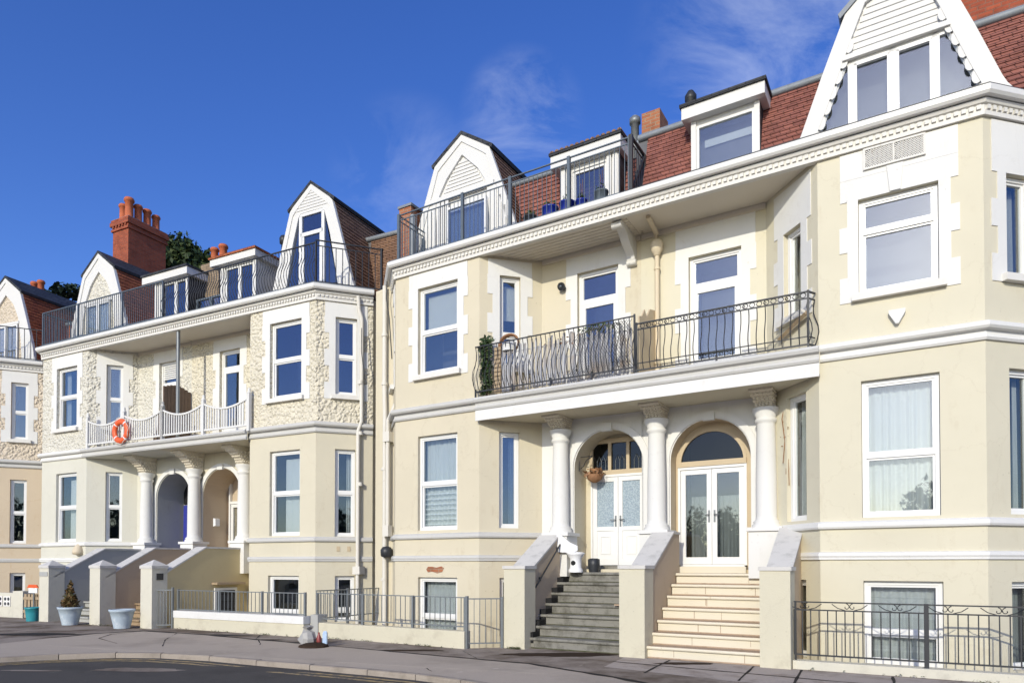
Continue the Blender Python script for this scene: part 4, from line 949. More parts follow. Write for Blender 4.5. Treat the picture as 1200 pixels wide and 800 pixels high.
# balcony railing with scrolled frieze
br = M('iron')
railing(br, [(6.12, 0.13), (9.10, 0.13), (9.18, -0.02)], 5.17, 6.11, step=0.135, r=0.0085, top=0.016, belly=0.075, mid=0.115, bot=0.06, low2=0.19, posts=[(6.12, 0.13, 5.14, 6.13), (9.10, 0.13, 5.14, 6.13), (7.6, 0.13, 5.14, 5.28)], pr=0.016)
n = 25
for i in range(n):
    a = 6.18+(i+0.5)*2.9/n
    br.tube([(a+0.045*math.cos(t*0.785), 0.13, 6.052+0.042*math.sin(t*0.785)) for t in range(9)], 0.007, 4)
    if i % 3 == 1: br.tube([(a-0.02+0.018*math.cos(t*1.0), 0.13, 6.05+0.018*math.sin(t*1.0)) for t in range(7)], 0.007, 4)
A2.part('balcony_railing', br)
wp = M('pipecream'); x = 6.17
wp.tube([(x+0.03, -0.3, 8.31), (x, -0.86, 8.22), (x, -0.88, 8.08)], 0.05, 8); wp.lathe((x, -0.89, 7.78), [(0.05, 0), (0.08, 0.05), (0.12, 0.12), (0.13, 0.24), (0.10, 0.30), (0.05, 0.32)], 12)
wp.tube([(x, -0.90, 7.9), (x, -0.90, 5.18)], 0.048, 10)
for z in (7.5, 6.4, 5.6): wp.tube([(x, -0.90, z), (x, -0.90, z+0.05)], 0.062, 10)
A2.part('drainpipe', wp)
fl = Ln((9.24, 0), (11.51, 0))
gv = M('cornice', 'iron'); gv.lbox(fl, 0.70, 1.52, 0.016, 0.03, 7.94, 8.24, 1)
for a0, a1, z0, z1 in ((0.68, 1.54, 8.23, 8.26), (0.68, 1.54, 7.92, 7.95), (0.68, 0.71, 7.95, 8.23), (1.51, 1.54, 7.95, 8.23), (1.10, 1.12, 7.95, 8.23)): gv.lbox(fl, a0, a1, 0.016, 0.05, z0, z1)
for q in range(2):
    b0, b1 = (0.71, 1.10) if q == 0 else (1.12, 1.51)
    for i in range(-5, 12):
        for sg in (1, -1):
            a = b0+i*0.036; p0, p1 = (a, 7.95), (a+0.28, 8.23)
            if sg < 0: p0, p1 = (a, 8.23), (a+0.28, 7.95)
            t0 = max(0, (b0-p0[0])/0.28); t1 = min(1, (b1-p0[0])/0.28)
            if t1 > t0: gv.tube([fl(p0[0]+0.28*t0, 0.036, p0[1]+(p1[1]-p0[1])*t0), fl(p0[0]+0.28*t1, 0.036, p0[1]+(p1[1]-p0[1])*t1)], 0.007, 3)
A2.part('vent_grille', gv)
ks = M('trim'); ks.lprism(fl, [(1.05, 7.485), (1.20, 7.485), (1.24, 7.90), (1.01, 7.90)], 0.015, 0.04)
ks.lbox(fl, 0.34, 1.96, 0.002, 0.018, 7.83, 7.845); A2.part('keystone', ks)
sh = M('trim'); sh.lprism(fl, [(1.02, 5.58), (1.25, 5.58), (1.25, 5.53), (1.155, 5.36), (1.115, 5.36), (1.02, 5.53)], 0.004, 0.09); A2.part('wall_corbel', sh)

# ================================================================ left-hand pair, roughcast above
B1 = Thing('terraced_house', FB, (3.0, -2, 0), 'off white terraced house with a roughcast upper floor and a tall red chimney', 'house', 'terraced houses along the street')
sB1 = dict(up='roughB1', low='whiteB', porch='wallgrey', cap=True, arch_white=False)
wB1 = wset(0.0, 2.34, dict(up=(0.77, 1.83), gr=(0.78, 1.84), ba=(0.8, 1.8)), dict(up=(0.5, 1.0), gr=(0.5, 1.0)), dict(up=(0.52, 0.99), gr=(0.52, 0.99)),
           dict(up=(5.93, 7.88), gr=(2.32, 4.50), ba=(0.1, 1.31)),
           {(1, 'up'): dict(split=0.52, dress='sides'), (2, 'up'): dict(gl='glass', split=0.45, dress='right'), (1, 'gr'): dict(gl='glass_low', dress='panel', sill=False, split=0.5), (2, 'gr'): dict(gl='glass_low', sill=False, split=0.5), (0, 'gr'): dict(sill=False), (1, 'ba'): dict(sill=False)})
rl, off, pth = half_house(B1, 'L', 0.0, 2.34, wB1, dict(door=(4.34, 5.14, 5.2, 7.88), arch=5.04, r=0.75, deep=0.95, kw=dict(split=0.74)), sB1)
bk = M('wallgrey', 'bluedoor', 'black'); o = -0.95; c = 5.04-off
bk.quad(rl(c-0.8, o, 1.5), rl(c+0.8, o, 1.5), rl(c+0.8, o, 4.5), rl(c-0.8, o, 4.5))
B1.part('porch_back', bk)
d = M('bluedoor', 'black'); d.lbox(rl, c-0.70, c+0.20, o+0.005, o+0.05, 1.52, 3.5); d.lbox(rl, c-0.63, c+0.13, o+0.05, o+0.06, 1.65, 2.3); d.lbox(rl, c-0.63, c+0.13, o+0.05, o+0.06, 2.45, 3.4); d.lbox(rl, c-0.70, c+0.20, o+0.006, o+0.04, 3.53, 4.2, 1); B1.part('door', d)
for x in (4.07,): column(B1, x, -0.80, 2.27, 4.42, 4.90)
column(B1, 6.2, -0.80, 2.27, 4.42, 4.90)
lv = M('upvc')
for i in range(7): lv.lbox(rl, 4.44-off, 5.04-off, -0.13, -0.10, 7.36+i*0.065, 7.40+i*0.065)
B1.part('louvre', lv)
rf = flat_roof(B1, -0.9, 5.8, -2.2, 8.56, -2.52, 10.60, 'tile2', [(2.6, 4.0), (-0.9, 0.4)], [(-1, -1), (0, 0), (5.8, 0), (5.8, -9), (-1, -9)])
inn = [(-0.92, 8.6), (-0.84, 9.6), (-0.69, 10.42), (-0.42, 10.95), (0.0, 11.34)]
ln, I, _ = gable(B1, rf, 1.27, -1.05, 8.56, [(1.75, 8.56), (1.47, 9.41), (1.10, 10.5), (0.80, 11.34), (0.0, 11.95)], 3.6, 'tile2', 'slate', inn, 'wood_white', 'plain')
gi = M('roughB1', 'wood_white'); gi.quad(*[ln(a, -0.0, z) for a, z in I], mi=0); gi.lbox(ln, -0.75, 0.75, 0.01, 0.09, 10.28, 10.38, 1); B1.part('gable_infill', gi, rf)
glazing(B1, rf, ln, -0.62, 0.62, 8.60, 10.28, 0.01, n=2, gl='glass')
B1.part('curtain', curtain_mesh(ln, -0.1, 0.55, 8.7, 10.2, 0.005, 5, 0.003), rf)
l2 = box_dormer(B1, rf, 3.98, 5.5, -1.10, 8.56, 10.48, 3.55, 5.62, 10.46, 10.74, 2.6, [(4.30, 5.47, 8.62, 10.42)], m_='wood_white')
glazing(B1, rf, l2, 4.30-3.98, 5.47-3.98, 8.62, 10.42, -0.10, n=2, gl='glass_blue')
chimney(B1, rf, -0.36, 0.50, -4.05, -2.55, 8.6, 14.1, 'brick', [(-0.16, -2.8, 0.66, 0.14), (0.24, -2.75, 0.78, 0.155), (0.24, -3.10, 0.68, 0.14), (0.24, -3.46, 0.68, 0.14), (0.24, -3.82, 0.62, 0.14)], label='tall red brick chimney stack with five terracotta pots')
chimney(B1, rf, 5.3, 6.1, -2.4, -1.7, 9.6, 11.05, 'stock', [(5.62, -1.95, 0.56, 0.12), (5.95, -2.0, 0.62, 0.13)], crown=False)
rr = M('steelblue'); railing(rr, [(0.04, -0.85), (0.04, 0.04), (5.86, 0.04)], 8.70, 9.80, step=0.09, r=0.0075, top=0.018, bot=0.06, posts=[(x, 0.04, 8.64, 9.80) for x in (0.04, 1.9, 4.05, 5.86)], pr=0.02); B1.part('roof_railing', rr)
dpb = M('pipe'); dpb.tube([(-0.55, -0.75, 8.45), (-0.55, -0.75, 1.9), (-0.55, -0.62, 1.75), (-0.55, -0.5, 1.65), (-0.52, -0.42, 0.0)], 0.055, 8); B1.part('drainpipe', dpb)
vt = M('pipecream'); vt.lathe((2.05, 0.05, 1.90), [(0.02, -0.02), (0.16, 0.02), (0.17, 0.1), (0.13, 0.22), (0.05, 0.32), (0.01, 0.34)], 12); B1.part('bowl_vent', vt)

def white_rail(th, posts, d):
    m = M('wood_white')
    for i, x in enumerate(posts):
        m.box(x-0.045, x+0.045, d-0.045, d+0.045, 5.12, 6.12); m.lathe((x, d, 6.12), [(0.062, 0), (0.062, 0.02), (0.03, 0.07), (0.045, 0.11), (0.01, 0.15)], 8)
    for x0, x1 in zip(posts, posts[1:]):
        n = 17; P = []
        for i in range(n+1):
            t = i/n; z = 6.04-0.20*math.sin(math.pi*t)**0.9; P.append((x0+(x1-x0)*t, z))
        for (a, z), (b, y) in zip(P, P[1:]): m.add([(q, dd, zz) for dd in (d-0.03, d+0.03) for q, zz in ((a, z-0.05), (b, y-0.05), (b, y), (a, z))], [(0, 1, 2, 3), (4, 5, 6, 7), (0, 1, 5, 4), (2, 3, 7, 6)])
        m.box(x0, x1, d-0.02, d+0.02, 5.26, 5.31)
        for i in range(1, n): a, z = P[i]; m.box(a-0.019, a+0.019, d-0.012, d+0.012, 5.30, z-0.04)
    th.part('balcony_railing', m)
white_rail(B1, [2.60, 4.32, 6.02], 0.13)

B2 = Thing('terraced_house', FB, (9.0, -2, 0), 'stone coloured terraced house with lumpy roughcast and a white attic gable door', 'house', 'terraced houses along the street')
sB2 = dict(up='roughB', low='creamB', porch='walltan', cap=True, arch_white=False, belt='stringA', string='stringA')
wB2 = wset(9.32, 11.6, dict(up=(10.03, 11.12), gr=(10.04, 11.08), ba=(10.0, 11.06)), dict(up=(0.48, 1.0), gr=(0.48, 1.0)), dict(up=(0.47, 1.01), gr=(0.47, 0.98, 2.31, 4.53), ba=(0.48, 0.97)),
           dict(up=(5.92, 7.90), gr=(2.34, 4.54), ba=(0.15, 1.31)),
           {(1, 'up'): dict(gl='glass_blue'), (2, 'up'): dict(gl='glass_blue'), (1, 'gr'): dict(gl='glass_low', dress='panel', sill=False, split=0.5), (2, 'gr'): dict(gl='glass_low', dress='right', sill=False, split=0.5), (1, 'ba'): dict(gl='glass_low', sill=False, split=0.2), (2, 'ba'): dict(gl='glass_low', sill=False, split=0.25)})
rl, off, pth = half_house(B2, 'R', 9.32, 11.6, wB2, dict(door=(7.0, 7.83, 5.2, 7.88), arch=7.12, r=0.77, deep=0.95, kw=dict(split=0.80)), sB2)
bk = M('walltan'); o = -0.95; c = 7.12-off
bk.quad(rl(c-0.8, o, 1.5), rl(c+0.8, o, 1.5), rl(c+0.8, o, 4.5), rl(c-0.8, o, 4.5)); B2.part('porch_back', bk)
leaf_door(B2, None, rl, c-0.62, c+0.25, 1.55, 3.45, o+0.01, 2.3, 'glass', True, 1)
fr = M('upvc'); fr.lbox(rl, c-0.69, c-0.63, o+0.005, o+0.09, 1.55, 4.2); fr.lbox(rl, c-0.63, c+0.31, o+0.005, o+0.09, 3.46, 3.54); fr.lbox(rl, c+0.25, c+0.31, o+0.005, o+0.09, 1.55, 3.45); B2.part('door_frame', fr)
ic = M('whitepl', 'galv'); ic.add([(6.355, -1.55, 2.75), (6.355, -1.35, 2.75), (6.355, -1.35, 3.0), (6.355, -1.55, 3.0), (6.43, -1.53, 2.77), (6.43, -1.37, 2.77), (6.43, -1.37, 2.98), (6.43, -1.53, 2.98)], [(0, 1, 2, 3), (4, 5, 6, 7), (0, 1, 5, 4), (1, 2, 6, 5), (2, 3, 7, 6), (3, 0, 4, 7)]); B2.part('intercom', ic)
column(B2, 8.25, -0.80, 2.27, 4.42, 4.90)
rf = flat_roof(B2, 5.8, 13.3, -1.9, 8.56, -2.22, 10.75, 'tilebrown', [(11.6, 13.3)], [(5.8, 0), (11.6, 0), (12.6, -1), (12.6, -9), (5.8, -9)])
inn = [(-1.02, 8.6), (-0.86, 9.5), (-0.66, 10.5), (-0.44, 11.25), (-0.40, 11.26), (0.0, 11.27)]
ln, I, _ = gable(B2, rf, 10.50, -1.05, 8.56, [(1.62, 8.56), (1.42, 9.15), (1.05, 10.4), (0.74, 11.42), (0.0, 12.0)], 2.3, 'tilebrown', 'slate', inn, 'wood_white', 'plain')
f = M('upvc'); g = M('glass_blue'); o = -0.02
for a in (-0.40, 0.40): f.lbox(ln, a-0.05, a+0.05, o, o+0.07, 8.6, 11.2)
f.lbox(ln, -0.4, 0.4, o, o+0.07, 10.62, 10.72); f.lbox(ln, -0.45, 0.45, o, o+0.07, 11.18, 11.26); f.lbox(ln, -0.35, 0.35, o+0.01, o+0.05, 8.6, 8.68)
for a in (-0.34, 0.28): f.lbox(ln, a, a+0.06, o+0.02, o+0.06, 8.68, 10.62)
g.lprism(ln, [(-1.0, 8.6), (1.0, 8.6), (0.42, 11.2), (-0.42, 11.2)], o+0.025, o+0.033)
B2.part('gable_window', f, rf); B2.part('pane', g, rf)
gi = M('wood_white')
for i in range(7): hw = 0.70-0.095*i; gi.lbox(ln, -hw, hw, 0.062, 0.075, 11.34+i*0.082, 11.40+i*0.082)
B2.part('gable_cladding', gi, rf)
rm_ = M('room'); rm_.lprism(ln, [(-1.0, 8.56), (1.0, 8.56), (0.5, 11.2), (-0.5, 11.2)], -1.2, -1.15); B2.part('attic_room', rm_, rf)
l2 = box_dormer(B2, rf, 6.92, 8.35, -1.10, 8.56, 10.46, 6.62, 8.46, 10.44, 10.70, 2.6, [(7.06, 8.22, 8.62, 10.38)], sidem='wood_white', roofm='tile2')
glazing(B2, rf, l2, 7.06-6.92, 8.22-6.92, 8.62, 10.38, -0.10, n=2)
l6 = Ln((5.62, -1.35), (6.9, -1.35)); glazing(B2, rf, l6, 0, 1.28, 8.58, 9.75, 0, n=2, frame='steelblue')
vp = M('iron'); vp.lathe((8.75, -1.75, 10.6), [(0.07, 0), (0.07, 0.42), (0.12, 0.44), (0.13, 0.58), (0.09, 0.66), (0.02, 0.7)], 12); B2.part('vent_cowl', vp, rf)
rr = M('iron'); railing(rr, [(5.92, 0.05), (11.60, 0.05)], 8.68, 9.72, step=0.095, r=0.0115, top=0.018, bot=0.05, belly=0.11, posts=[(5.92, 0.05, 8.64, 9.74), (11.62, 0.05, 8.64, 9.74)], pr=0.02)
railing(rr, [(11.62, 0.05), (12.78, -1.11)], 8.68, 9.78, step=0.15, r=0.010, top=0.018, bot=0.05, mid=0.14, posts=[(12.78, -1.11, 8.64, 9.80)], pr=0.025); B2.part('roof_railing', rr)
av = M('tanframe')
for x in (0.52, 0.78):
    l9 = Ln((11.6, 0), (12.6, -1)); av.lbox(l9, x, x+0.08, 0.002, 0.012, 1.93, 2.06)
B2.part('air_brick', av)
white_rail(B2, [6.02, 7.70, 9.42], 0.13)
dpb = M('pipe', 'iron'); dpb.tube([(12.42, -0.62, 8.45), (12.42, -0.66, 8.1), (12.46, -0.72, 7.9), (12.46, -0.72, 5.25), (12.40, -0.66, 5.0), (12.40, -0.66, 0.0)], 0.05, 10)
for z in (6.2, 4.9, 3.6, 1.4): dpb.tube([(12.44, -0.70, z), (12.44, -0.70, z+0.09)], 0.068, 10)
dpb.box(12.30, 12.52, -0.80, -0.58, 1.35, 1.55); dpb.tube([(12.55, -0.6, 7.6), (12.58, -0.55, 7.0), (12.66, -0.6, 6.3)], 0.012, 4, 1)
B2.part('drainpipe', dpb)

# ================================================================ end house, peach
C1 = Thing('terraced_house', FC, (9.0, -2, 0), 'peach painted terraced house at the left end with a pale pink gable', 'house', 'terraced houses along the street')
sC = dict(up='roughC', low='peachC', porch='walltan', cap=True, arch_white=False, belt='stringA', string='stringA')
wC = wset(9.2, 11.5, dict(up=(9.8, 10.9), gr=(9.8, 10.9), ba=(9.8, 10.9)), dict(up=(0.48, 0.98), gr=(0.48, 0.98)), dict(up=(0.48, 0.98), gr=(0.48, 0.96), ba=(0.5, 0.95)),
          dict(up=(5.92, 7.88), gr=(2.32, 4.52), ba=(0.35, 1.31)), {(2, 'up'): dict(split=0.48), (2, 'gr'): dict(gl='glass_low', sill=False, split=0.48), (1, 'gr'): dict(sill=False), (2, 'ba'): dict(gl='glass_low', kind='single', sill=False)})
rl, off, pth = half_house(C1, 'R', 9.2, 11.5, wC, dict(door=(7.0, 7.83, 5.2, 7.88), arch=7.12, r=0.77, deep=0.95), sC)
bk = M('walltan'); bk.quad(rl(7.12-off-0.8, -0.95, 1.5), rl(7.12-off+0.8, -0.95, 1.5), rl(7.12-off+0.8, -0.95, 4.5), rl(7.12-off-0.8, -0.95, 4.5)); C1.part('porch_back', bk)
rf = flat_roof(C1, 5.8, 12.7, -2.2, 8.56, -2.52, 10.60, 'tile2', [(5.8, 9.0), (11.6, 12.7)], [(5.8, 0), (11.5, 0), (12.5, -1), (12.5, -9), (5.8, -9)])
inn = [(-0.92, 8.6), (-0.84, 9.6), (-0.69, 10.42), (-0.42, 10.95), (0.0, 11.34)]
ln, I, _ = gable(C1, rf, 10.45, -1.05, 8.56, [(1.68, 8.56), (1.47, 9.41), (1.10, 10.5), (0.80, 11.34), (0.0, 11.95)], 3.0, 'tile2', 'slate', inn, 'wood_white', 'plain')
gi = M('roughC', 'wood_white'); gi.quad(*[ln(a, 0, z) for a, z in I], mi=0); gi.lbox(ln, -0.75, 0.75, 0.01, 0.09, 10.2, 10.3, 1); C1.part('gable_infill', gi, rf)
glazing(C1, rf, ln, -0.60, 0.68, 8.60, 10.2, 0.01, n=2, gl='glass')
rr = M('iron'); railing(rr, [(8.2, 0.05), (11.5, 0.05), (12.5, -0.95)], 8.68, 9.78, step=0.16, r=0.009, top=0.018, bot=0.05, posts=[(9.9, 0.05, 8.64, 9.78), (11.5, 0.05, 8.64, 9.78)], pr=0.03); C1.part('roof_railing', rr)
chimney(C1, rf, 8.0, 8.8, -4.5, -3.2, 9.6, 12.4, 'brick', [(8.2, -3.5, 0.7, 0.13), (8.6, -3.5, 0.7, 0.13)])

# ================================================================ front steps, pillars, garden walls
def steps(fr, x0, x1, d0, n, rise, run, riser, tread, side, label, side_strip=True):
    m = M(riser, tread, side); t = Thing('front_steps', fr, ((x0+x1)/2, d0, 0), label, 'steps', 'front steps up to the doors')
    for i in range(n):
        z = rise*(i+1); d = d0-run*i; jl = rnd.uniform(-0.01, 0.01)
        m.box(x0, x1, -1.25, d-0.03, rise*i-0.01, z-0.05, 0)
        tr = [(d+0.012+jl, z-0.048), (d+0.02+jl, z-0.03), (d+0.012+jl, z-0.004), (d, z), (d-run-0.05, z), (d-run-0.05, z-0.048)]
        m.sprism(x0, x1, tr, 1 if tread == riser else 0)
        m.box(x0, x1, d-run-0.029, d-0.002, z, z+0.003, 1)
        m.box(x0, x1, d-0.03, d-0.024, rise*i, rise*i+0.022, 2)
    z = rise*n
    m.box(x0, x1, -2.0, -1.2, z-0.3, z, 0)
    t.part('treads', m)
    return t
GS = steps(FA, 4.16, 6.22, 0.86, 7, 0.205, 0.255, 'stepgrey', 'stepgrey', 'moss', 'grey weathered concrete steps with dark mossy joints')
bs = M('black')
for i in range(7): z = 0.205*(i+1); d = 0.86-0.255*i; bs.box(4.16, 4.165+0.13, d-0.30, d-0.005, z-0.1, z+0.10)
GS.part('painted_edge', bs, label='black painted strip along the left edge')
lg = M('stepgrey'); lg.box(4.45, 5.75, -1.55, -1.28, 1.435, 1.57); GS.part('door_step', lg)
YS = steps(FA, 6.62, 8.52, 1.00, 7, 0.205, 0.27, 'stepcream', 'treadcream', 'treadcream', 'cream painted steps with worn brown treads')
lg = M('stepcream', 'treadcream'); lg.box(6.42, 7.85, -1.30, -0.94, 1.435, 1.56); YS.part('door_step', lg)
stn = M('treadcream')
for i in range(7):
    z0 = 0.205*i; d = 1.00-0.27*i-0.03
    for q in range(2):
        a = 6.9+rnd.random()*1.4; w = rnd.uniform(0.006, 0.014); stn.box(a, a+w, d-0.002, d+0.0025, z0+rnd.uniform(0.0, 0.06), z0+0.155)
YS.part('rust_streaks', stn)
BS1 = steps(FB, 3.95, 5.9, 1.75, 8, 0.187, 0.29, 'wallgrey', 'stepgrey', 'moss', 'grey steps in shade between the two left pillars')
BS2 = steps(FB, 6.1, 8.1, 1.75, 8, 0.187, 0.29, 'stepbrown', 'stepbrown', 'moss', 'brown steps between the pillars of the left-hand pair')

def pillar(fr, x1, d1, w, dep, z0, zt, m_, label, peak=0.0, cap='coping', plaque=None):
    t = Thing('gate_pillar', fr, (x1-w/2, d1-dep/2, z0), label, 'gate pillar', 'gate pillars at the foot of the steps')
    m = M(m_); m.box(x1-w, x1, d1-dep, d1, z0-0.3, zt); t.part('shaft', m)
    c = M(cap)
    e = 0.02
    if peak:
        c.box(x1-w-e, x1+e, d1-dep-e, d1+e, zt-0.07, zt)
        cx_, cd = x1-w/2, d1-dep/2
        b = [(x1-w-e, d1+e, zt), (x1+e, d1+e, zt), (x1+e, d1-dep-e, zt), (x1-w-e, d1-dep-e, zt), (cx_, cd, zt+peak)]
        c.add(b, [(0, 1, 4), (1, 2, 4), (2, 3, 4), (3, 0, 4)])
    else:
        c.box(x1-w-e, x1+e, d1-dep-e, d1+e, zt-0.055, zt+0.005)
    t.part('cap', c)
    if plaque:
        p = M(plaque[4], 'whitepl')
        if plaque[5] == 'side': p.box(x1, x1+0.015, plaque[0], plaque[1], plaque[2], plaque[3])
        else: p.box(plaque[0], plaque[1], d1, d1+0.015, plaque[2], plaque[3])
        t.part('plaque', p)
    return t
pillar(FA, 4.24, 1.08, 0.46, 0.42, 0, 1.57, 'pillar', 'cream pillar to the left of the grey steps')
pillar(FA, 6.62, 1.12, 0.46, 0.44, 0, 1.58, 'pillar', 'cream pillar between the grey steps and the cream steps')
pillar(FA, 8.95, 1.14, 0.45, 0.42, 0, 1.56, 'pillar', 'cream pillar between the cream steps and the black railing')
pillar(FB, 4.20, 2.15, 0.42, 0.42, 0.03, 1.57, 'pillarB', 'pale pillar with a grey stained side, beside the teal pot', 0.15, plaque=(3.8, 4.16, 1.28, 1.40, 'wallgrey', 'front'))
pillar(FB, 6.40, 2.15, 0.42, 0.42, 0.03, 1.57, 'pillarB', 'pale pointed pillar behind the pot with the small conifer', 0.15)
pillar(FB, 8.40, 2.15, 0.42, 0.42, 0.03, 1.57, 'pillarB', 'pale pointed pillar with a dark square plaque', 0.15, plaque=(1.85, 2.03, 1.22, 1.38, 'iron', 'side'))

def stair_wall(fr, x1, w, d_hi, d_end, d_lo, z_hi, z_lo, m_, label, cop='coping'):
    t = Thing('stair_wall', fr, (x1-w/2, (d_lo+d_end)/2, 0), label, 'stair wall', 'sloping walls beside the front steps')
    m = M(m_); m.sprism(x1-w, x1, [(d_end, -0.3), (d_lo, -0.3), (d_lo, z_lo), (d_hi, z_hi), (d_end, z_hi)]); t.part('wall', m)
    c = M(cop); e = 0.02
    c.sprism(x1-w-e, x1+e, [(d_end, z_hi), (d_hi, z_hi), (d_lo, z_lo), (d_lo, z_lo+0.05), (d_hi-0.02, z_hi+0.05), (d_end, z_hi+0.05)]); t.part('coping', c)
    return t
S1 = stair_wall(FA, 4.16, 0.44, -0.50, -1.0, 0.64, 2.18, 1.50, 'walltan', 'tan stair wall with a black handrail, left of the grey steps')
hr = M('iron'); hr.tube([(4.22, 0.62, 1.15), (4.22, -0.45, 2.02), (4.22, -0.85, 2.06)], 0.018, 6)
for d, z in ((0.35, 1.37), (-0.4, 1.98)): hr.tube([(4.16, d, z-0.06), (4.22, d, z)], 0.014, 5); hr.box(4.16, 4.18, d-0.03, d+0.03, z-0.1, z-0.02)
S1.part('handrail', hr)
stair_wall(FA, 6.60, 0.40, -0.50, -0.9, 0.66, 2.18, 1.50, 'walltan', 'tan stair wall between the grey steps and the cream steps')
stair_wall(FA, 8.90, 0.36, -0.50, -0.9, 0.70, 2.20, 1.50, 'walltan', 'tan stair wall to the right of the cream steps')
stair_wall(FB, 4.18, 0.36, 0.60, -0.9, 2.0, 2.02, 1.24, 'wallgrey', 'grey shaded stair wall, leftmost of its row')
stair_wall(FB, 6.38, 0.36, 0.60, -0.9, 2.0, 2.02, 1.24, 'walltan', 'tan stair wall behind the pillar with the conifer pot')
S6 = stair_wall(FB, 8.38, 0.36, 0.60, -0.9, 2.0, 2.02, 1.24, 'wallochre', 'ochre stair wall behind the pillar with the dark plaque')

cd = M('upvc', 'slate'); cd.box(8.385, 8.42, -0.42, 0.32, -0.3, 0.97); cd.box(8.42, 8.43, -0.34, 0.24, -0.25, 0.90, 1); S6.part('cupboard_door', cd)
le = M('plank'); le.box(8.385, 8.60, -0.55, 0.40, 1.06, 1.12); S6.part('ledge', le)
def low_wall(fr, x0, d0, x1, d1, h, w, label, m_='pillar', coping=0.0, pil=()):
    ln = Ln((x0, d0), (x1, d1)); t = Thing('garden_wall', fr, ((x0+x1)/2, (d0+d1)/2, 0), label, 'garden wall')
    m = M(m_); m.lbox(ln, 0, ln.L, -w, 0, -0.45, h); t.part('wall', m)
    if coping: c = M('trim'); c.lbox(ln, -0.01, ln.L+0.01, -w-0.02, 0.02, h, h+coping); t.part('coping', c)
    for a, pw, ph, pm in pil: p = M(pm); p.lbox(ln, a, a+pw, -w-0.05, 0.03, -0.3, ph); t.part('pier', p)
    return t
def fence(name, fr, path, z0, z1, label, cat, m_='galv', posts=(), grp=None, **kw):
    x, d = path[0]; t = Thing(name, fr, (x, d, z0), label, cat, grp)
    m = M(m_); railing(m, path, z0, z1, **kw); t.part('rails', m)
    for px, pd, za, zb_ in posts: p = M(m_); p.box(px-0.024, px+0.024, pd-0.024, pd+0.024, za, zb_); t.part('post', p)
    return t
low_wall(FB, 8.70, 1.78, 12.95, 1.84, 0.30, 0.20, 'low cream wall with white coping below the grey railing', coping=0.17)
low_wall(FA, -0.86, 1.62, 3.22, 1.60, 0.33, 0.20, 'low cream wall without coping in front of the cream bay', pil=[(0.0, 0.22, 0.50, 'wallgrey')])
low_wall(FA, 8.96, 1.02, 15.0, 0.90, 0.13, 0.22, 'very low kerb wall under the black scrolled railing', m_='pillarB')
G = 'grey steel railings in front of the basements'
fence('metal_railing', FB, [(8.72, 1.68), (12.9, 1.74)], 0.46, 0.97, 'grey steel railing on the low wall with white coping', 'railing', posts=[(x, 1.68+0.015*(x-8.7), 0.4, 0.99) for x in (8.74, 10.2, 11.6, 12.9)], grp=G, step=0.125, r=0.006, top=0.014, bot=0.04)
fence('metal_railing', FA, [(-0.80, 1.52), (3.20, 1.50)], 0.36, 0.97, 'grey steel railing in front of the cream bay window', 'railing', posts=[(x, 1.51, 0.3, 0.98) for x in (-0.80, 0.55, 1.9, 3.18)], grp=G, step=0.125, r=0.006, top=0.014, bot=0.05)
fence('metal_railing', FA, [(-0.84, 1.50), (-0.92, -0.72)], 0.35, 1.02, 'grey steel railing running back towards the drainpipes', 'railing', posts=[(-0.88, 0.5, 0.1, 1.04), (-0.92, -0.7, 0.1, 1.02)], grp=G, step=0.11, r=0.006, top=0.016, bot=0.05)
fence('metal_gate', FA, [(3.26, 1.52), (3.76, 1.10)], 0.06, 0.95, 'grey steel gate beside the left pillar of the grey steps', 'gate', posts=[(3.24, 1.54, 0, 1.0), (3.76, 1.10, 0, 0.98)], grp='grey steel gates', step=0.10, r=0.006, top=0.016, bot=0.04)
fence('metal_gate', FB, [(8.42, 2.02), (8.70, 1.80)], 0.08, 0.98, 'narrow grey steel gate beside the pillar with the dark plaque', 'gate', posts=[(8.69, 1.80, 0, 1.04)], grp='grey steel gates', step=0.07, r=0.006, top=0.018, bot=0.04)
br_ = Thing('iron_railing', FA, (9.0, 0.94, 0.13), 'black iron railing with scrolled top band beside the cream steps', 'railing')
m = M('iron'); railing(m, [(8.97, 0.93), (15.0, 0.80)], 0.16, 1.03, step=0.118, r=0.008, top=0.014, mid=0.125, bot=0.06); br_.part('rails', m)
sc2 = M('iron')
for i in range(10):
    a = 9.12+i*0.62; d = 0.93-0.0215*(a-8.97); z = 0.962
    for sg in (-1, 1):
        P = []
        for k in range(13): t = k/12*5.2; q = 0.052*(1-k/15); P.append((a+sg*0.045+sg*q*math.cos(t+1.6), d, z+q*math.sin(t+1.6)))
        sc2.tube(P, 0.006, 4); sc2.tube([(a+sg*0.06, d, z-0.05), (a+sg*0.16, d, z-0.02), (a+sg*0.24, d, z+0.04)], 0.006, 4)
br_.part('scrollwork', sc2)
for x in (8.99, 10.72, 12.7): p = M('iron'); d = 0.93-0.0215*(x-8.97); p.box(x-0.03, x+0.03, d-0.03, d+0.03, 0.1, 1.04) if x > 9.5 else p.box(x-0.014, x+0.014, d-0.014, d+0.014, 0.12, 1.04); br_.part('post', p)
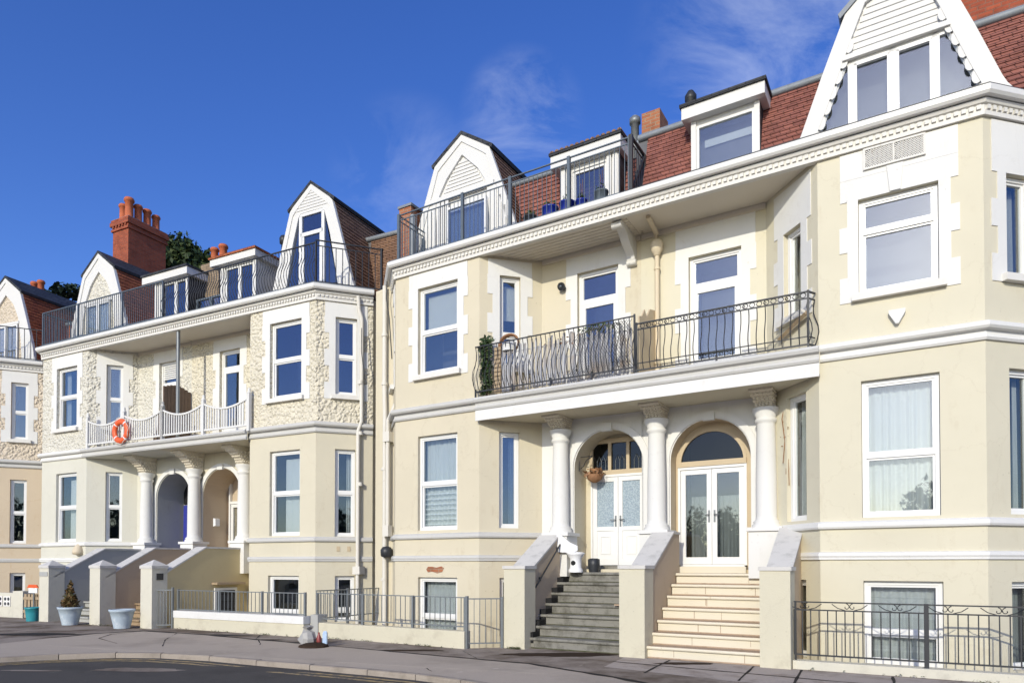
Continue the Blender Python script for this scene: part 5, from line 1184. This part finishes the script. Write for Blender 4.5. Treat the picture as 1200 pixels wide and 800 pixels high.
# white block wall and gate of the end house
cw = Thing('garden_wall', FW, (-15.4, 19.9, 0.05), 'white garden wall with pierced decorative blocks at the left end', 'garden wall')
lnw = Ln((-17.9, -21.4), (-14.3, -20.0))   # FW: toward street is -y
m = M('pillarB', 'wallgrey'); m.lbox(lnw, 0, lnw.L, -0.2, 0, -0.3, 0.76); m.lbox(lnw, lnw.L-0.42, lnw.L+0.02, -0.3, 0.03, -0.3, 0.82); cw.part('wall', m)
for q in range(3):
    b = M('trim', 'iron'); a = lnw.L-0.85-q*0.36
    b.lbox(lnw, a, a+0.30, 0.003, 0.02, 0.36, 0.66, 0)
    for cx_ in (0.08, 0.22):
        for cz in (0.44, 0.58): b.lprism(lnw, [(a+cx_+0.05*math.cos(k*0.785), 0.0+cz+0.05*math.sin(k*0.785)) for k in range(8)], 0.019, 0.024, 1)
    cw.part('pierced_block', b)
gt_ = Thing('garden_gate', FW, (-14.4, 19.3, 0), 'weathered low gate between the white wall and the first pillar', 'gate')
m = M('plank'); l3 = Ln((-14.22, -19.95), (-13.2, -19.55))
for i in range(7): m.lbox(l3, i*0.15, i*0.15+0.10, -0.02, 0.02, 0.05, 0.74)
m.lbox(l3, 0, l3.L, 0.021, 0.05, 0.58, 0.66); m.lbox(l3, 0, l3.L, 0.021, 0.05, 0.2, 0.28); gt_.part('boards', m)
sg = M('whitepl', 'orange', 'galv'); sg.lbox(l3, 0.48, 0.52, 0.06, 0.09, 0.05, 0.95, 2); sg.lbox(l3, 0.32, 0.68, 0.09, 0.11, 0.78, 0.92, 0); sg.lprism(l3, [(0.26, 0.93), (0.74, 0.93), (0.66, 1.02), (0.34, 1.02)], 0.09, 0.12, 1)
single('notice_board', sg, FW, (-14.0, -19.1, 0.05), 'small white notice board with a red top above the teal pot', 'sign')

# ================================================================ pots, plants and other loose things
def tubpot(m, c, r0, r1, h, n=24, ribs=False):
    m.lathe(c, [(r0, 0), (r0*1.02, 0.03), (r0+(r1-r0)*0.55, h*0.55), (r1*0.97, h*0.86), (r1*1.04, h*0.88), (r1*1.07, h), (r1*0.96, h), (r1*0.93, h-0.06)], n)
def fbpot(s, d): return (s, d, 0.05)
t = Thing('plant_pot', FB, (3.50, 2.15, 0.05), 'round teal glazed pot beside the leftmost pillar', 'plant pot', 'pots on the forecourt')
m = M('teal', 'soil'); tubpot(m, (3.50, 2.15, 0.05), 0.15, 0.19, 0.38); t.part('pot', m)
t = Thing('plant_pot', FB, (5.62, 2.42, 0.05), 'faded blue grey pot holding a small brown conifer', 'plant pot', 'pots on the forecourt')
m = M('paleblue'); tubpot(m, (5.62, 2.42, 0.05), 0.18, 0.275, 0.46); t.part('pot', m)
s_ = M('soil'); s_.lathe((5.62, 2.42, 0.42), [(0.25, 0), (0.25, 0.05), (0.1, 0.07)], 16); t.part('soil', s_)
t = Thing('plant_pot', FB, (7.72, 2.44, 0.05), 'faded blue grey pot standing empty near the plaque pillar', 'plant pot', 'pots on the forecourt')
m = M('paleblue'); tubpot(m, (7.72, 2.44, 0.05), 0.18, 0.275, 0.46); t.part('pot', m)
s_ = M('soil'); s_.lathe((7.72, 2.44, 0.40), [(0.25, 0), (0.25, 0.05), (0.1, 0.06)], 16); t.part('soil', s_)
t = Thing('conifer_shrub', FB, (5.62, 2.42, 0.46), 'small browning cone shaped conifer growing in the blue grey pot', 'shrub')
m = M('cypress')
for i in range(16):
    k = i/15; m.leaves((5.62, 2.42, 0.52+0.60*k), (0.20*(1-k)+0.03, 0.20*(1-k)+0.03, 0.07), int(70*(1-k)+14), 0.045)
t.part('foliage', m); m = M('bark'); m.tube([(5.62, 2.42, 0.45), (5.62, 2.42, 1.0)], 0.02, 6, taper=[1, 0.4]); t.part('trunk', m)

# life ring on the white balcony
lb = Thing('life_ring', FB, (4.36, 0.26, 5.16), 'orange life ring with grey bands hanging on the white balcony railing', 'life ring')
m = M('orange'); cx_, cz = 4.36, 5.53; n1, n2 = 36, 12; vs = []; fs = []
for i in range(n1):
    a = 6.28318*i/n1
    for j in range(n2): b = 6.28318*j/n2; q = 0.285+0.085*math.cos(b); vs.append((cx_+q*math.cos(a), 0.26+0.06*math.sin(b), cz+q*math.sin(a)))
for i in range(n1):
    for j in range(n2): fs.append((i*n2+j, i*n2+(j+1) % n2, ((i+1) % n1)*n2+(j+1) % n2, ((i+1) % n1)*n2+j))
m.add(vs, fs, 0, True); lb.part('ring', m)
for k in range(4):
    m = M('whitepl'); a = 0.785+k*1.5708; vs = []; fs = []
    for i in range(3):
        aa = a-0.06+i*0.06
        for j in range(n2): b = 6.28318*j/n2; q = 0.285+0.089*math.cos(b); vs.append((cx_+q*math.cos(aa), 0.26+0.064*math.sin(b), cz+q*math.sin(aa)))
    for i in range(2):
        for j in range(n2): fs.append((i*n2+j, i*n2+(j+1) % n2, (i+1)*n2+(j+1) % n2, (i+1)*n2+j))
    m.add(vs, fs, 0, True); lb.part('band', m)
rp = M('pipe'); rp.tube([(cx_+0.385*math.cos(6.283*i/40)*(1+0.06*math.sin(i*0.628*2)), 0.30, cz+0.385*math.sin(6.283*i/40)*(1+0.06*math.sin(i*0.628*2))) for i in range(41)], 0.009, 5); lb.part('rope', rp)
# dividing screen and post on the left-hand balcony
pn = Thing('privacy_screen', FB, (5.95, -0.45, 5.17), 'dark brown board screen dividing the white railed balcony', 'screen')
m = M('wooddark')
for i in range(8): m.box(5.78, 5.83, -0.96+i*0.115, -0.96+i*0.115+0.105, 5.18, 6.78+0.10*math.sin(i*0.45))
pn.part('boards', m)
m = M('galv'); m.tube([(6.42, -0.05, 5.17), (6.42, -0.05, 8.32)], 0.05, 10); m.box(6.34, 6.50, -0.13, 0.03, 5.17, 5.19)
single('support_post', m, FB, (6.42, -0.05, 5.17), 'grey steel post propping the eaves above the white balcony', 'post')
m = M('wooddark', 'dry'); 
for i in range(7): m.tube([(4.9+0.03*i, -0.5, 5.5), (4.95+0.05*i, -0.5+0.03*i, 5.9+0.05*(i % 3)), (5.0+0.09*i, -0.48, 6.2+0.07*(i % 4))], 0.008, 4, 1)
m.lathe((5.0, -0.5, 5.175), [(0.12, 0), (0.16, 0.33), (0.14, 0.34)], 14, 0)
single('potted_plant', m, FB, (5.0, -0.5, 5.175), 'bare stemmed plant in a dark pot behind the white railing', 'plant')

# right-hand balcony: bush, screen, wreath, divider, plank
t = Thing('balcony_shrub', FA, (2.72, -0.02, 5.17), 'dense green shrub at the left end of the black balcony railing', 'shrub')
m = M('ivy')
for i in range(8): m.leaves((2.66+0.03*(i % 2), 0.02, 5.35+i*0.15), (0.16+0.03*(i > 4), 0.09, 0.11), 120, 0.04)
t.part('foliage', m); m = M('bark'); m.tube([(2.68, 0.0, 5.17), (2.68, 0.0, 6.2)], 0.025, 5); t.part('trunk', m)
m = M('plank')
for i in range(11): m.box(2.90, 3.06, 0.0, 0.05, 5.24+i*0.09, 5.31+i*0.09)
single('trellis_post', m, FA, (2.98, 0.02, 5.18), 'narrow brown slatted trellis beside the balcony shrub', 'trellis')
m = M('reed'); x = 3.08
while x < 6.0:
    w = rnd.uniform(0.022, 0.05); z1 = 6.16+rnd.uniform(-0.10, 0.09); d = 0.03+rnd.uniform(-0.012, 0.012); t = rnd.uniform(-0.02, 0.02)
    m.add([(x, d, 5.24), (x+w, d, 5.24), (x+w+t, d+0.01, z1), (x+t, d+0.01, z1), (x, d-0.012, 5.24), (x+w, d-0.012, 5.24), (x+w+t, d-0.002, z1), (x+t, d-0.002, z1)], [(0, 1, 2, 3), (4, 5, 6, 7), (0, 1, 5, 4), (1, 2, 6, 5), (2, 3, 7, 6), (3, 0, 4, 7)])
    x += w+(rnd.uniform(0.004, 0.016) if rnd.random() < 0.8 else rnd.uniform(0.03, 0.06))
for z in (5.4, 5.75, 6.05): m.box(3.08, 6.0, 0.012, 0.020, z, z+0.014)
single('reed_screen', m, FA, (4.5, 0.05, 5.2), 'weathered grey reed screen tied behind the black balcony railing', 'screen')
m = M('ivy', 'dry', 'bark'); m.leaves((5.25, -0.1, 6.25), (0.5, 0.06, 0.10), 110, 0.045, 0); m.leaves((4.6, 0.0, 6.05), (0.7, 0.05, 0.15), 60, 0.03, 1); m.tube([(4.7, -0.1, 5.2), (4.9, -0.1, 6.2), (5.5, -0.08, 6.3)], 0.012, 4, 2)
single('climbing_plant', m, FA, (4.9, -0.1, 5.2), 'sparse climbing plant along the top of the reed screen', 'plant')
m = M('dry', 'curtain'); 
for k in range(3): m.tube([(3.22+(0.24-0.01*k)*math.cos(6.283*i/24), -0.02-0.02*k, 6.26+(0.20-0.01*k)*math.sin(6.283*i/24)) for i in range(25)], 0.022, 6, 0)
m.lathe((3.22, -0.05, 6.2), [(0.16, -0.1), (0.15, 0.05), (0.08, 0.12), (0.01, 0.14)], 12, 1)
single('wicker_basket', m, FA, (3.22, -0.05, 6.0), 'round wicker basket with a pale lining above the balcony shrub end', 'basket')
m = M('tanframe'); m.add([(6.10, d, z) for d, z in ((-0.95, 5.18), (0.0, 5.18), (0.0, 6.30), (-0.15, 6.34), (-0.3, 6.52), (-0.4, 6.40), (-0.6, 6.62), (-0.95, 6.70))]+[(6.13, d, z) for d, z in ((-0.95, 5.18), (0.0, 5.18), (0.0, 6.30), (-0.15, 6.34), (-0.3, 6.52), (-0.4, 6.40), (-0.6, 6.62), (-0.95, 6.70))], [tuple(range(8)), tuple(range(8, 16))]+[(i, (i+1) % 8, 8+(i+1) % 8, 8+i) for i in range(8)])
single('balcony_divider', m, FA, (6.115, -0.5, 5.18), 'broken tan board dividing the two black railed balconies', 'screen')
m = M('plank'); m.tube([(8.52, -0.62, 5.62), (9.05, -0.06, 5.82)], 0.045, 4)
single('window_plank', m, FA, (8.8, -0.3, 5.6), 'weathered plank leaning at the right end of the black balcony', 'plank')

m = M('dry', 'dryleaf')
for k in range(3): m.tube([(8.62+0.03*k, -0.70, 4.6), (8.55+0.04*k, -0.66, 4.2), (8.60+0.03*k, -0.64, 3.8-0.2*k), (8.57+0.05*k, -0.62, 3.4-0.2*k)], 0.008, 4)
m.leaves((8.60, -0.64, 3.9), (0.08, 0.05, 0.4), 14, 0.022, 1)
single('dead_climber', m, FA, (8.6, -0.65, 3.2), 'dead brown climber hanging beside the right-hand porch column', 'plant')
# roof terrace planters
def planter(x, d, r, h, m_, label, plant=True):
    m = M(m_, 'soil', 'ivy', 'dry'); z = 8.57; h -= 0.12; r *= 0.85
    m.lathe((x, d, z), [(r*0.75, 0), (r*0.95, h*0.5), (r, h*0.92), (r*1.08, h*0.93), (r*1.08, h), (r*0.9, h), (r*0.88, h-0.04)], 16)
    if plant:
        m.leaves((x, d, z+h+0.06), (r*0.8, r*0.8, 0.10), 50, 0.035, 2)
        for i in range(3): m.tube([(x+0.03*i, d, z+h), (x+0.04*i-0.02, d, z+h+0.35+0.08*i)], 0.006, 3, 3)
    single('roof_planter', m, FA, (x, d, z), label, 'planter', 'planters on the roof terrace')
planter(3.62, -0.24, 0.17, 0.50, 'iron', 'small black planter, left of the blue planters on the roof terrace')
planter(4.10, -0.24, 0.20, 0.56, 'bluepot', 'cobalt blue planter next to the black planter on the roof terrace')
planter(4.50, -0.24, 0.19, 0.56, 'bluepot', 'cobalt blue planter in the middle of the roof terrace row')
planter(4.82, -0.24, 0.14, 0.52, 'bluepot', 'smallest cobalt blue planter, below the attic dormer door')
planter(5.25, -0.24, 0.16, 0.58, 'steelblue', 'dark grey planter in front of the attic dormer door')

# porch things
m = M('dry', 'dryleaf', 'iron'); m.lathe((4.62, -1.30, 3.52), [(0.05, -0.15), (0.15, -0.09), (0.18, 0.0), (0.17, 0.02)], 14); m.leaves((4.62, -1.30, 3.56), (0.24, 0.2, 0.13), 130, 0.06, 1)
for a in (0, 2.1, 4.2): m.tube([(4.62+0.17*math.cos(a), -1.30+0.17*math.sin(a), 3.53), (4.62, -1.28, 3.92)], 0.005, 3, 2)
single('hanging_basket', m, FA, (4.62, -1.30, 3.5), 'dried brown hanging basket in front of the white double doors', 'hanging basket')
t = Thing('garden_urn', FA, (4.48, -0.62, 1.435), 'white ornate pedestal urn with a dark round hole, on the top grey step', 'urn')
m = M('whitepl', 'black'); 
m.lathe((4.50, -0.60, 1.437), [(0.15, 0), (0.15, 0.05), (0.12, 0.10), (0.12, 0.28), (0.17, 0.36), (0.20, 0.40), (0.13, 0.42)], 14); t.part('pedestal', m)
m = M('black'); m.tube([(4.50, -0.50, 1.63), (4.50, -0.472, 1.63)], 0.05, 12); t.part('round_hole', m)
m = M('iron'); m.lathe((4.80, -0.85, 1.437), [(0.10, 0), (0.125, 0.15), (0.125, 0.27), (0.08, 0.29)], 14)
single('dark_pot', m, FA, (4.80, -0.85, 1.437), 'dark pot beside the white urn at the top of the grey steps', 'plant pot')
m = M('whitepl'); lp = Ln((4.14, -0.46), (4.62, -0.50)); m.lprism(lp, [(0.0, 1.86), (0.30, 1.84), (0.46, 1.88), (0.46, 1.98), (0.30, 2.05), (0.18, 2.14), (0.06, 2.24), (0.0, 2.25)], 0, 0.03)
single('white_panel', m, FA, (4.4, -0.7, 1.86), 'torn white board resting on the white urn by the door', 'panel')
m = M('treadcream'); lq = Ln((5.68, 0.08), (6.14, 0.10)); m.lbox(lq, 0, lq.L, 0, 0.10, 0.822, 0.85)
single('brick_fragment', m, FA, (5.9, 0.1, 0.82), 'flat tan fragment lying on the grey steps', 'brick')

# rubbish by the low wall
gx, gd = -3.95, -13.25
m = M('bag'); m.lathe((gx, gd, 0.02), [(0.08, 0), (0.15, 0.04), (0.165, 0.15), (0.13, 0.27), (0.07, 0.33), (0.10, 0.38), (0.02, 0.39)], 9, smooth=False)
for v in range(len(m.v)): x, d, z = m.v[v]; m.v[v] = (x+rnd.uniform(-0.03, 0.03), d+rnd.uniform(-0.03, 0.03), z+rnd.uniform(-0.02, 0.02))
single('rubbish_bag', m, FW, (gx, gd, 0.02), 'crumpled grey rubbish bag against the low cream wall', 'bag')
m = M('redcan'); m.lathe((gx+0.215, gd+0.02, 0.02), [(0.04, 0), (0.045, 0.02), (0.045, 0.17), (0.02, 0.23), (0.018, 0.27)], 12); single('red_bottle', m, FW, (gx+0.215, gd, 0.02), 'dark red bottle standing next to the rubbish bag', 'bottle')
m = M('bluecan'); m.box(gx+0.29, gx+0.37, gd-0.04, gd+0.04, 0.02, 0.26); m.add([(gx+0.29, gd-0.04, 0.26), (gx+0.37, gd-0.04, 0.26), (gx+0.37, gd+0.04, 0.26), (gx+0.29, gd+0.04, 0.26), (gx+0.30, gd, 0.31), (gx+0.36, gd, 0.31)], [(0, 1, 5, 4), (2, 3, 4, 5), (1, 2, 5), (3, 0, 4)]); single('carton', m, FW, (gx+0.33, gd, 0.02), 'pale blue carton standing by the low cream wall', 'carton')
m = M('soil'); m.lathe((gx+0.14, gd+0.10, 0.008), [(0.30, 0), (0.27, 0.05), (0.15, 0.09), (0.01, 0.1)], 11, smooth=False)
single('soil_heap', m, FW, (gx+0.18, gd+0.06, 0.01), 'dark heap of soil under the rubbish bag', 'soil heap')

# trees behind the roofs
def tree(x, y, z, rad, h, n, m_, label, sz, pine=False):
    t = Thing('pine_tree' if pine else 'evergreen_tree', FW, (x, -y, 0), label, 'tree')
    tr = M('bark'); tr.tube([(x, -y, 0), (x+0.3, -y, h*0.5), (x+0.1, -y, h*0.95)], 0.35, 8, taper=[1, 0.7, 0.25])
    cr = M(m_)
    for i in range(n):
        a = rnd.uniform(0, 6.28); e = rnd.uniform(-0.8, 1.0); q = rnd.uniform(0.55, 1.0); ce = math.sqrt(max(0, 1-e*e*0.9))
        c = (x+rad*q*ce*math.cos(a), -y+rad*q*ce*math.sin(a), z+rad*q*e*0.85)
        tr.tube([(x+0.1, -y, z-rad*0.5), ((x+c[0])/2, (-y+c[1])/2, (z+c[2])/2-0.2), c], 0.09, 5, taper=[1, 0.6, 0.25])
        if pine: cr.leaves(c, (rad*0.42, rad*0.42, rad*0.12), 260, sz, up=1.2)
        else: cr.leaves(c, (rad*0.36, rad*0.36, rad*0.28), 330, sz)
    t.part('trunk', tr); t.part('crown', cr)
tree(-19.0, 40, 17.6, 2.9, 19, 34, 'leaf', 'dense dark evergreen rising behind the brick chimney', 0.17)
tree(-25.6, 38, 15.4, 2.4, 16.5, 16, 'pine', 'feathery dark pine showing behind the left gables', 0.20, True)
tree(-30.0, 38, 16.0, 2.6, 17.5, 18, 'pine', 'dark pine at the far left edge, behind the peach house', 0.20, True)

# ================================================================ ground
def gz(x): return 0.05*min(1, max(0, (-x-3)/7))
def sheet(name, pts, z, mat_, kind='structure'):
    m = M(mat_); m.add([(x, -y, z+gz(x)) for x, y in pts], [tuple(range(len(pts)))])
    o = build(name, m, (0, 0, 0)); link(o); o['kind'] = kind; return o
def W2(fr, a, d): p = fr.w(a, d); return (p.x, p.y)
m = M('land'); m.quad((-1500, 1500, -0.9), (1500, 1500, -0.9), (1500, -1500, -0.9), (-1500, -1500, -0.9)); structure('ground', m)
sheet('basement_area_floor', [W2(FC, -10, 3), W2(FC, 12, 1.9), W2(FB, 6, 1.6), W2(FA, -0.8, 1.5), W2(FA, 20, 0.8), W2(FA, 20, -10), W2(FB, 6, -10), W2(FC, -10, -10)], -0.34, 'area')
kerb = [(-40, -12), (-22, 3), (-14, 8.6), (-9.9, 10.5), (-8.57, 11.40), (-7.85, 11.85), (-7.0, 12.08), (-6.19, 12.06), (-5.2, 11.75), (-4.21, 11.26), (-3.2, 10.82), (-2.19, 10.35), (-1.4, 9.92), (-0.71, 9.44), (-0.06, 8.80), (0.95, 7.50), (2.4, 4.6), (4, 0), (8, -14)]
line = [(-10.6, 12.4), (-9.95, 13.5), (-9.71, 14.41), (-9.34, 15.35), (-8.6, 16.0), (-7.0, 15.32), (-5.39, 14.41), (-2.72, 12.83), (-1.18, 11.88), (0.28, 11.0), (1.43, 9.7), (2.2, 8.6), (4.2, 5.0), (8, -2), (12, -14)]
back = [W2(FC, -10, 3.4), W2(FC, 12, 2.4), W2(FB, -0.5, 1.7), W2(FB, 3.7, 1.7), W2(FB, 3.7, -1.6), W2(FB, 8.4, -1.6), W2(FB, 8.4, 1.7), W2(FB, 12.95, 1.72), W2(FA, 3.2, 1.5), W2(FA, 3.75, 1.0), W2(FA, 3.9, -1.5), W2(FA, 8.8, -1.5), W2(FA, 8.9, 0.95), W2(FA, 20, 0.78)]
sheet('forecourt', [(-45, 20)]+back+[(20, -14)]+line[::-1]+[(-22, 6)], 0.0, 'fore')
sheet('pavement', line+kerb[::-1]+[(-40, -6), (-22, 5.5)], 0.006, 'pave')
sheet('road', [(-80, -60), (-80, 10), (-40, -11), (-22, 3.5), (-14, 9.1), (-9.9, 11.0), (-6.19, 12.4), (-2.0, 10.8), (1.2, 7.8), (2.8, 4.7), (4.4, 0), (8.4, -14), (40, -60)], -0.075, 'road')
sheet('bounce_pavement', [(-80, -60), (-80, -20), (-34, -18), (-14, 1.5), (-8, 3.6), (-4, 3.8), (-1.5, 2.6), (0.6, 0.5), (2.0, -3), (3.5, -10), (6, -24), (20, -60)], -0.03, 'bounce_pave')  # unseen pale paving behind the camera, added to bounce warm light onto the houses
m = M('kerb')   # kerb stones with open joints
def along(P, step):
    out_ = []; acc = 0
    for (x0, y0), (x1, y1) in zip(P, P[1:]):
        L = math.hypot(x1-x0, y1-y0); n = max(1, round(L/step))
        for i in range(n): out_.append((x0+(x1-x0)*i/n, y0+(y1-y0)*i/n))
    out_.append(P[-1]); return out_
K = along(kerb, 0.9)
for (x0, y0), (x1, y1) in zip(K, K[1:]):
    L = math.hypot(x1-x0, y1-y0); tx, ty = (x1-x0)/L, (y1-y0)/L; nx, ny = -ty, tx
    if nx*0+ny*1 < 0: pass
    z = gz(x0); g_ = 0.006; e = 0.012
    a = (x0+tx*g_, y0+ty*g_); b = (x1-tx*g_, y1-ty*g_); w = 0.13
    # inner side lies toward the houses
    ix, iy = (nx, ny) if ny > 0 or (abs(ny) < 1e-6 and nx > 0) else (-nx, -ny)
    q = [(a[0], -a[1]), (b[0], -b[1]), (b[0]+ix*w, -(b[1]+iy*w)), (a[0]+ix*w, -(a[1]+iy*w))]
    m.add([(x, d, z-0.2) for x, d in q]+[(x+(ix*e if k < 2 else 0), d-(iy*e if k < 2 else 0), z+0.011) for k, (x, d) in enumerate(q)]+[(q[0][0], q[0][1], z-0.012), (q[1][0], q[1][1], z-0.012)],
          [(0, 1, 9, 8), (8, 9, 5, 4), (4, 5, 6, 7), (0, 8, 4, 7, 3), (1, 2, 6, 5, 9), (2, 3, 7, 6)])
structure('kerb', m)
blotch_list = []
def ribbon(name, P, off0, off1, z, mat_, wob=0.0):
    m = M(mat_); A_ = []; B_ = []
    for i, (x, y) in enumerate(P):
        x0, y0 = P[max(0, i-1)]; x1, y1 = P[min(len(P)-1, i+1)]; L = math.hypot(x1-x0, y1-y0); nx, ny = -(y1-y0)/L, (x1-x0)/L
        if ny < 0 and False: nx, ny = -nx, -ny
        w0, w1 = off0+rnd.uniform(-wob, wob), off1+rnd.uniform(-wob, wob)
        A_.append((x+nx*w0, -(y+ny*w0), z+gz(x))); B_.append((x+nx*w1, -(y+ny*w1), z+gz(x)))
    m.strip(A_, B_); o = build(name, m, (0, 0, 0)); link(o); o['kind'] = 'structure'
ribbon('pavement_joint', along(line[2:], 0.3), -0.05, 0.05, 0.011, 'crack', 0.03)
ribbon('road_marking', along(kerb[2:], 0.4), -0.42, -0.33, -0.070, 'yellow'); ribbon('road_marking', along(kerb[2:], 0.4), -0.24, -0.15, -0.070, 'yellow')
for P in ([(-4.6, 11.6), (-4.75, 12.6), (-5.0, 13.6), (-5.3, 14.3)], [(-5.4, 14.4), (-5.6, 15.2), (-5.2, 16.0)], [(-9.6, 14.6), (-11, 15.0), (-13, 14.6)], [(-8.6, 16.0), (-8.9, 15.2), (-8.7, 14.4), (-7.8, 13.5)]):
    ribbon('pavement_joint', along(P, 0.25), -0.011, 0.011, 0.0115, 'crack', 0.008)
for P in ([(-3.0, 12.9), (-2.2, 12.1), (-1.6, 11.3), (-1.2, 10.2)], [(-7.6, 15.5), (-7.2, 14.2), (-6.6, 12.9)], [(-0.6, 11.6), (-0.9, 12.6), (-0.4, 13.2)], [(-6.0, 14.9), (-6.8, 15.6), (-6.2, 16.4)]):
    ribbon('pavement_joint', along(P, 0.15), -0.007, 0.007, 0.0115, 'crack', 0.008)
for x, y, rx, ry in ((-6.6, 15.2, 0.8, 0.2), (-3.9, 13.9, 0.9, 0.16), (-1.9, 12.75, 0.7, 0.12), (-9.0, 15.2, 0.6, 0.3), (-10.6, 15.2, 1.0, 0.3), (-4.9, 14.4, 0.5, 0.1)): blotch_list.append((x, y, rx, ry))
# slabs at the foot of the cream steps
q0 = FA.w(6.3, 1.15); 
S_ = [W2(FA, 6.25, 1.06), W2(FA, 8.95, 1.06), W2(FA, 9.0, 1.1), W2(FA, 14.5, 0.98), W2(FA, 14.5, 3.6), W2(FA, 6.4, 2.35)]
sheet('paving_slabs', S_, 0.004, 'slab')
for a in (7.05, 8.4, 9.1, 10.3, 11.5): ribbon('pavement_joint', along([W2(FA, a, 1.12), W2(FA, a+0.1, 2.6)], 0.2), -0.018, 0.018, 0.009, 'crack', 0.008)
ribbon('pavement_joint', along([W2(FA, 6.3, 1.75), W2(FA, 9.5, 1.95), W2(FA, 14.4, 2.1)], 0.2), -0.02, 0.02, 0.009, 'crack', 0.012)
def blotch(name, x, y, rx, ry, z, mat_, n=22):
    P = [(x+rx*math.cos(6.283*i/n)*rnd.uniform(0.75, 1.1), y+ry*math.sin(6.283*i/n)*rnd.uniform(0.7, 1.1)) for i in range(n)]
    sheet(name, P, z, mat_)
blotch('road_patch', -5.9, 10.75, 0.75, 0.22, -0.070, 'fore'); blotch('road_patch', -7.4, 10.6, 0.5, 0.07, -0.070, 'fore')
p = W2(FA, 5.2, 1.35); blotch('stained_patch', p[0], p[1], 1.15, 0.30, 0.004, 'soil'); p = W2(FA, 7.4, 1.35); blotch('stained_patch', p[0], p[1], 0.5, 0.14, 0.008, 'soil')
# tree belt out of view, added to shape the window reflections
m = M('leaf', 'ivy')
for i in range(60):
    x = -60+2*i; h = rnd.uniform(5, 9.5)
    m.leaves((x+rnd.uniform(-1, 1), 48+rnd.uniform(-3, 3), h*0.5), (2.2, 1.6, h*0.62), 900, 0.32, i % 2)
o = build('reflection_trees', m, (0, 0, 0)); link(o); o['kind'] = 'stuff'; o['label'] = 'unseen belt of trees added for the window reflections'
for q in blotch_list: blotch('stained_patch', *q, 0.004, 'soil' if q[2] < 0.75 else 'crack')
# weeds along the wall feet
m = M('weed')
for fr_, x0, x1, d in ((FA, -0.7, 3.1, 1.66), (FB, 8.8, 12.9, 1.88), (FA, 3.9, 4.2, 1.12), (FA, 9.0, 14.0, 1.06), (FB, 4.3, 8.3, 2.25)):
    for i in range(26):
        a = rnd.uniform(x0, x1); p = fr_.w(a, d+rnd.uniform(-0.02, 0.03)); m.leaves((p.x, -p.y, 0.02+gz(p.x)), (0.06, 0.04, 0.025), rnd.randint(3, 10), 0.018, up=2)
o = build('weeds', m, (0, 0, 0)); link(o); o['kind'] = 'stuff'; o['label'] = 'small weeds growing along the feet of the walls'
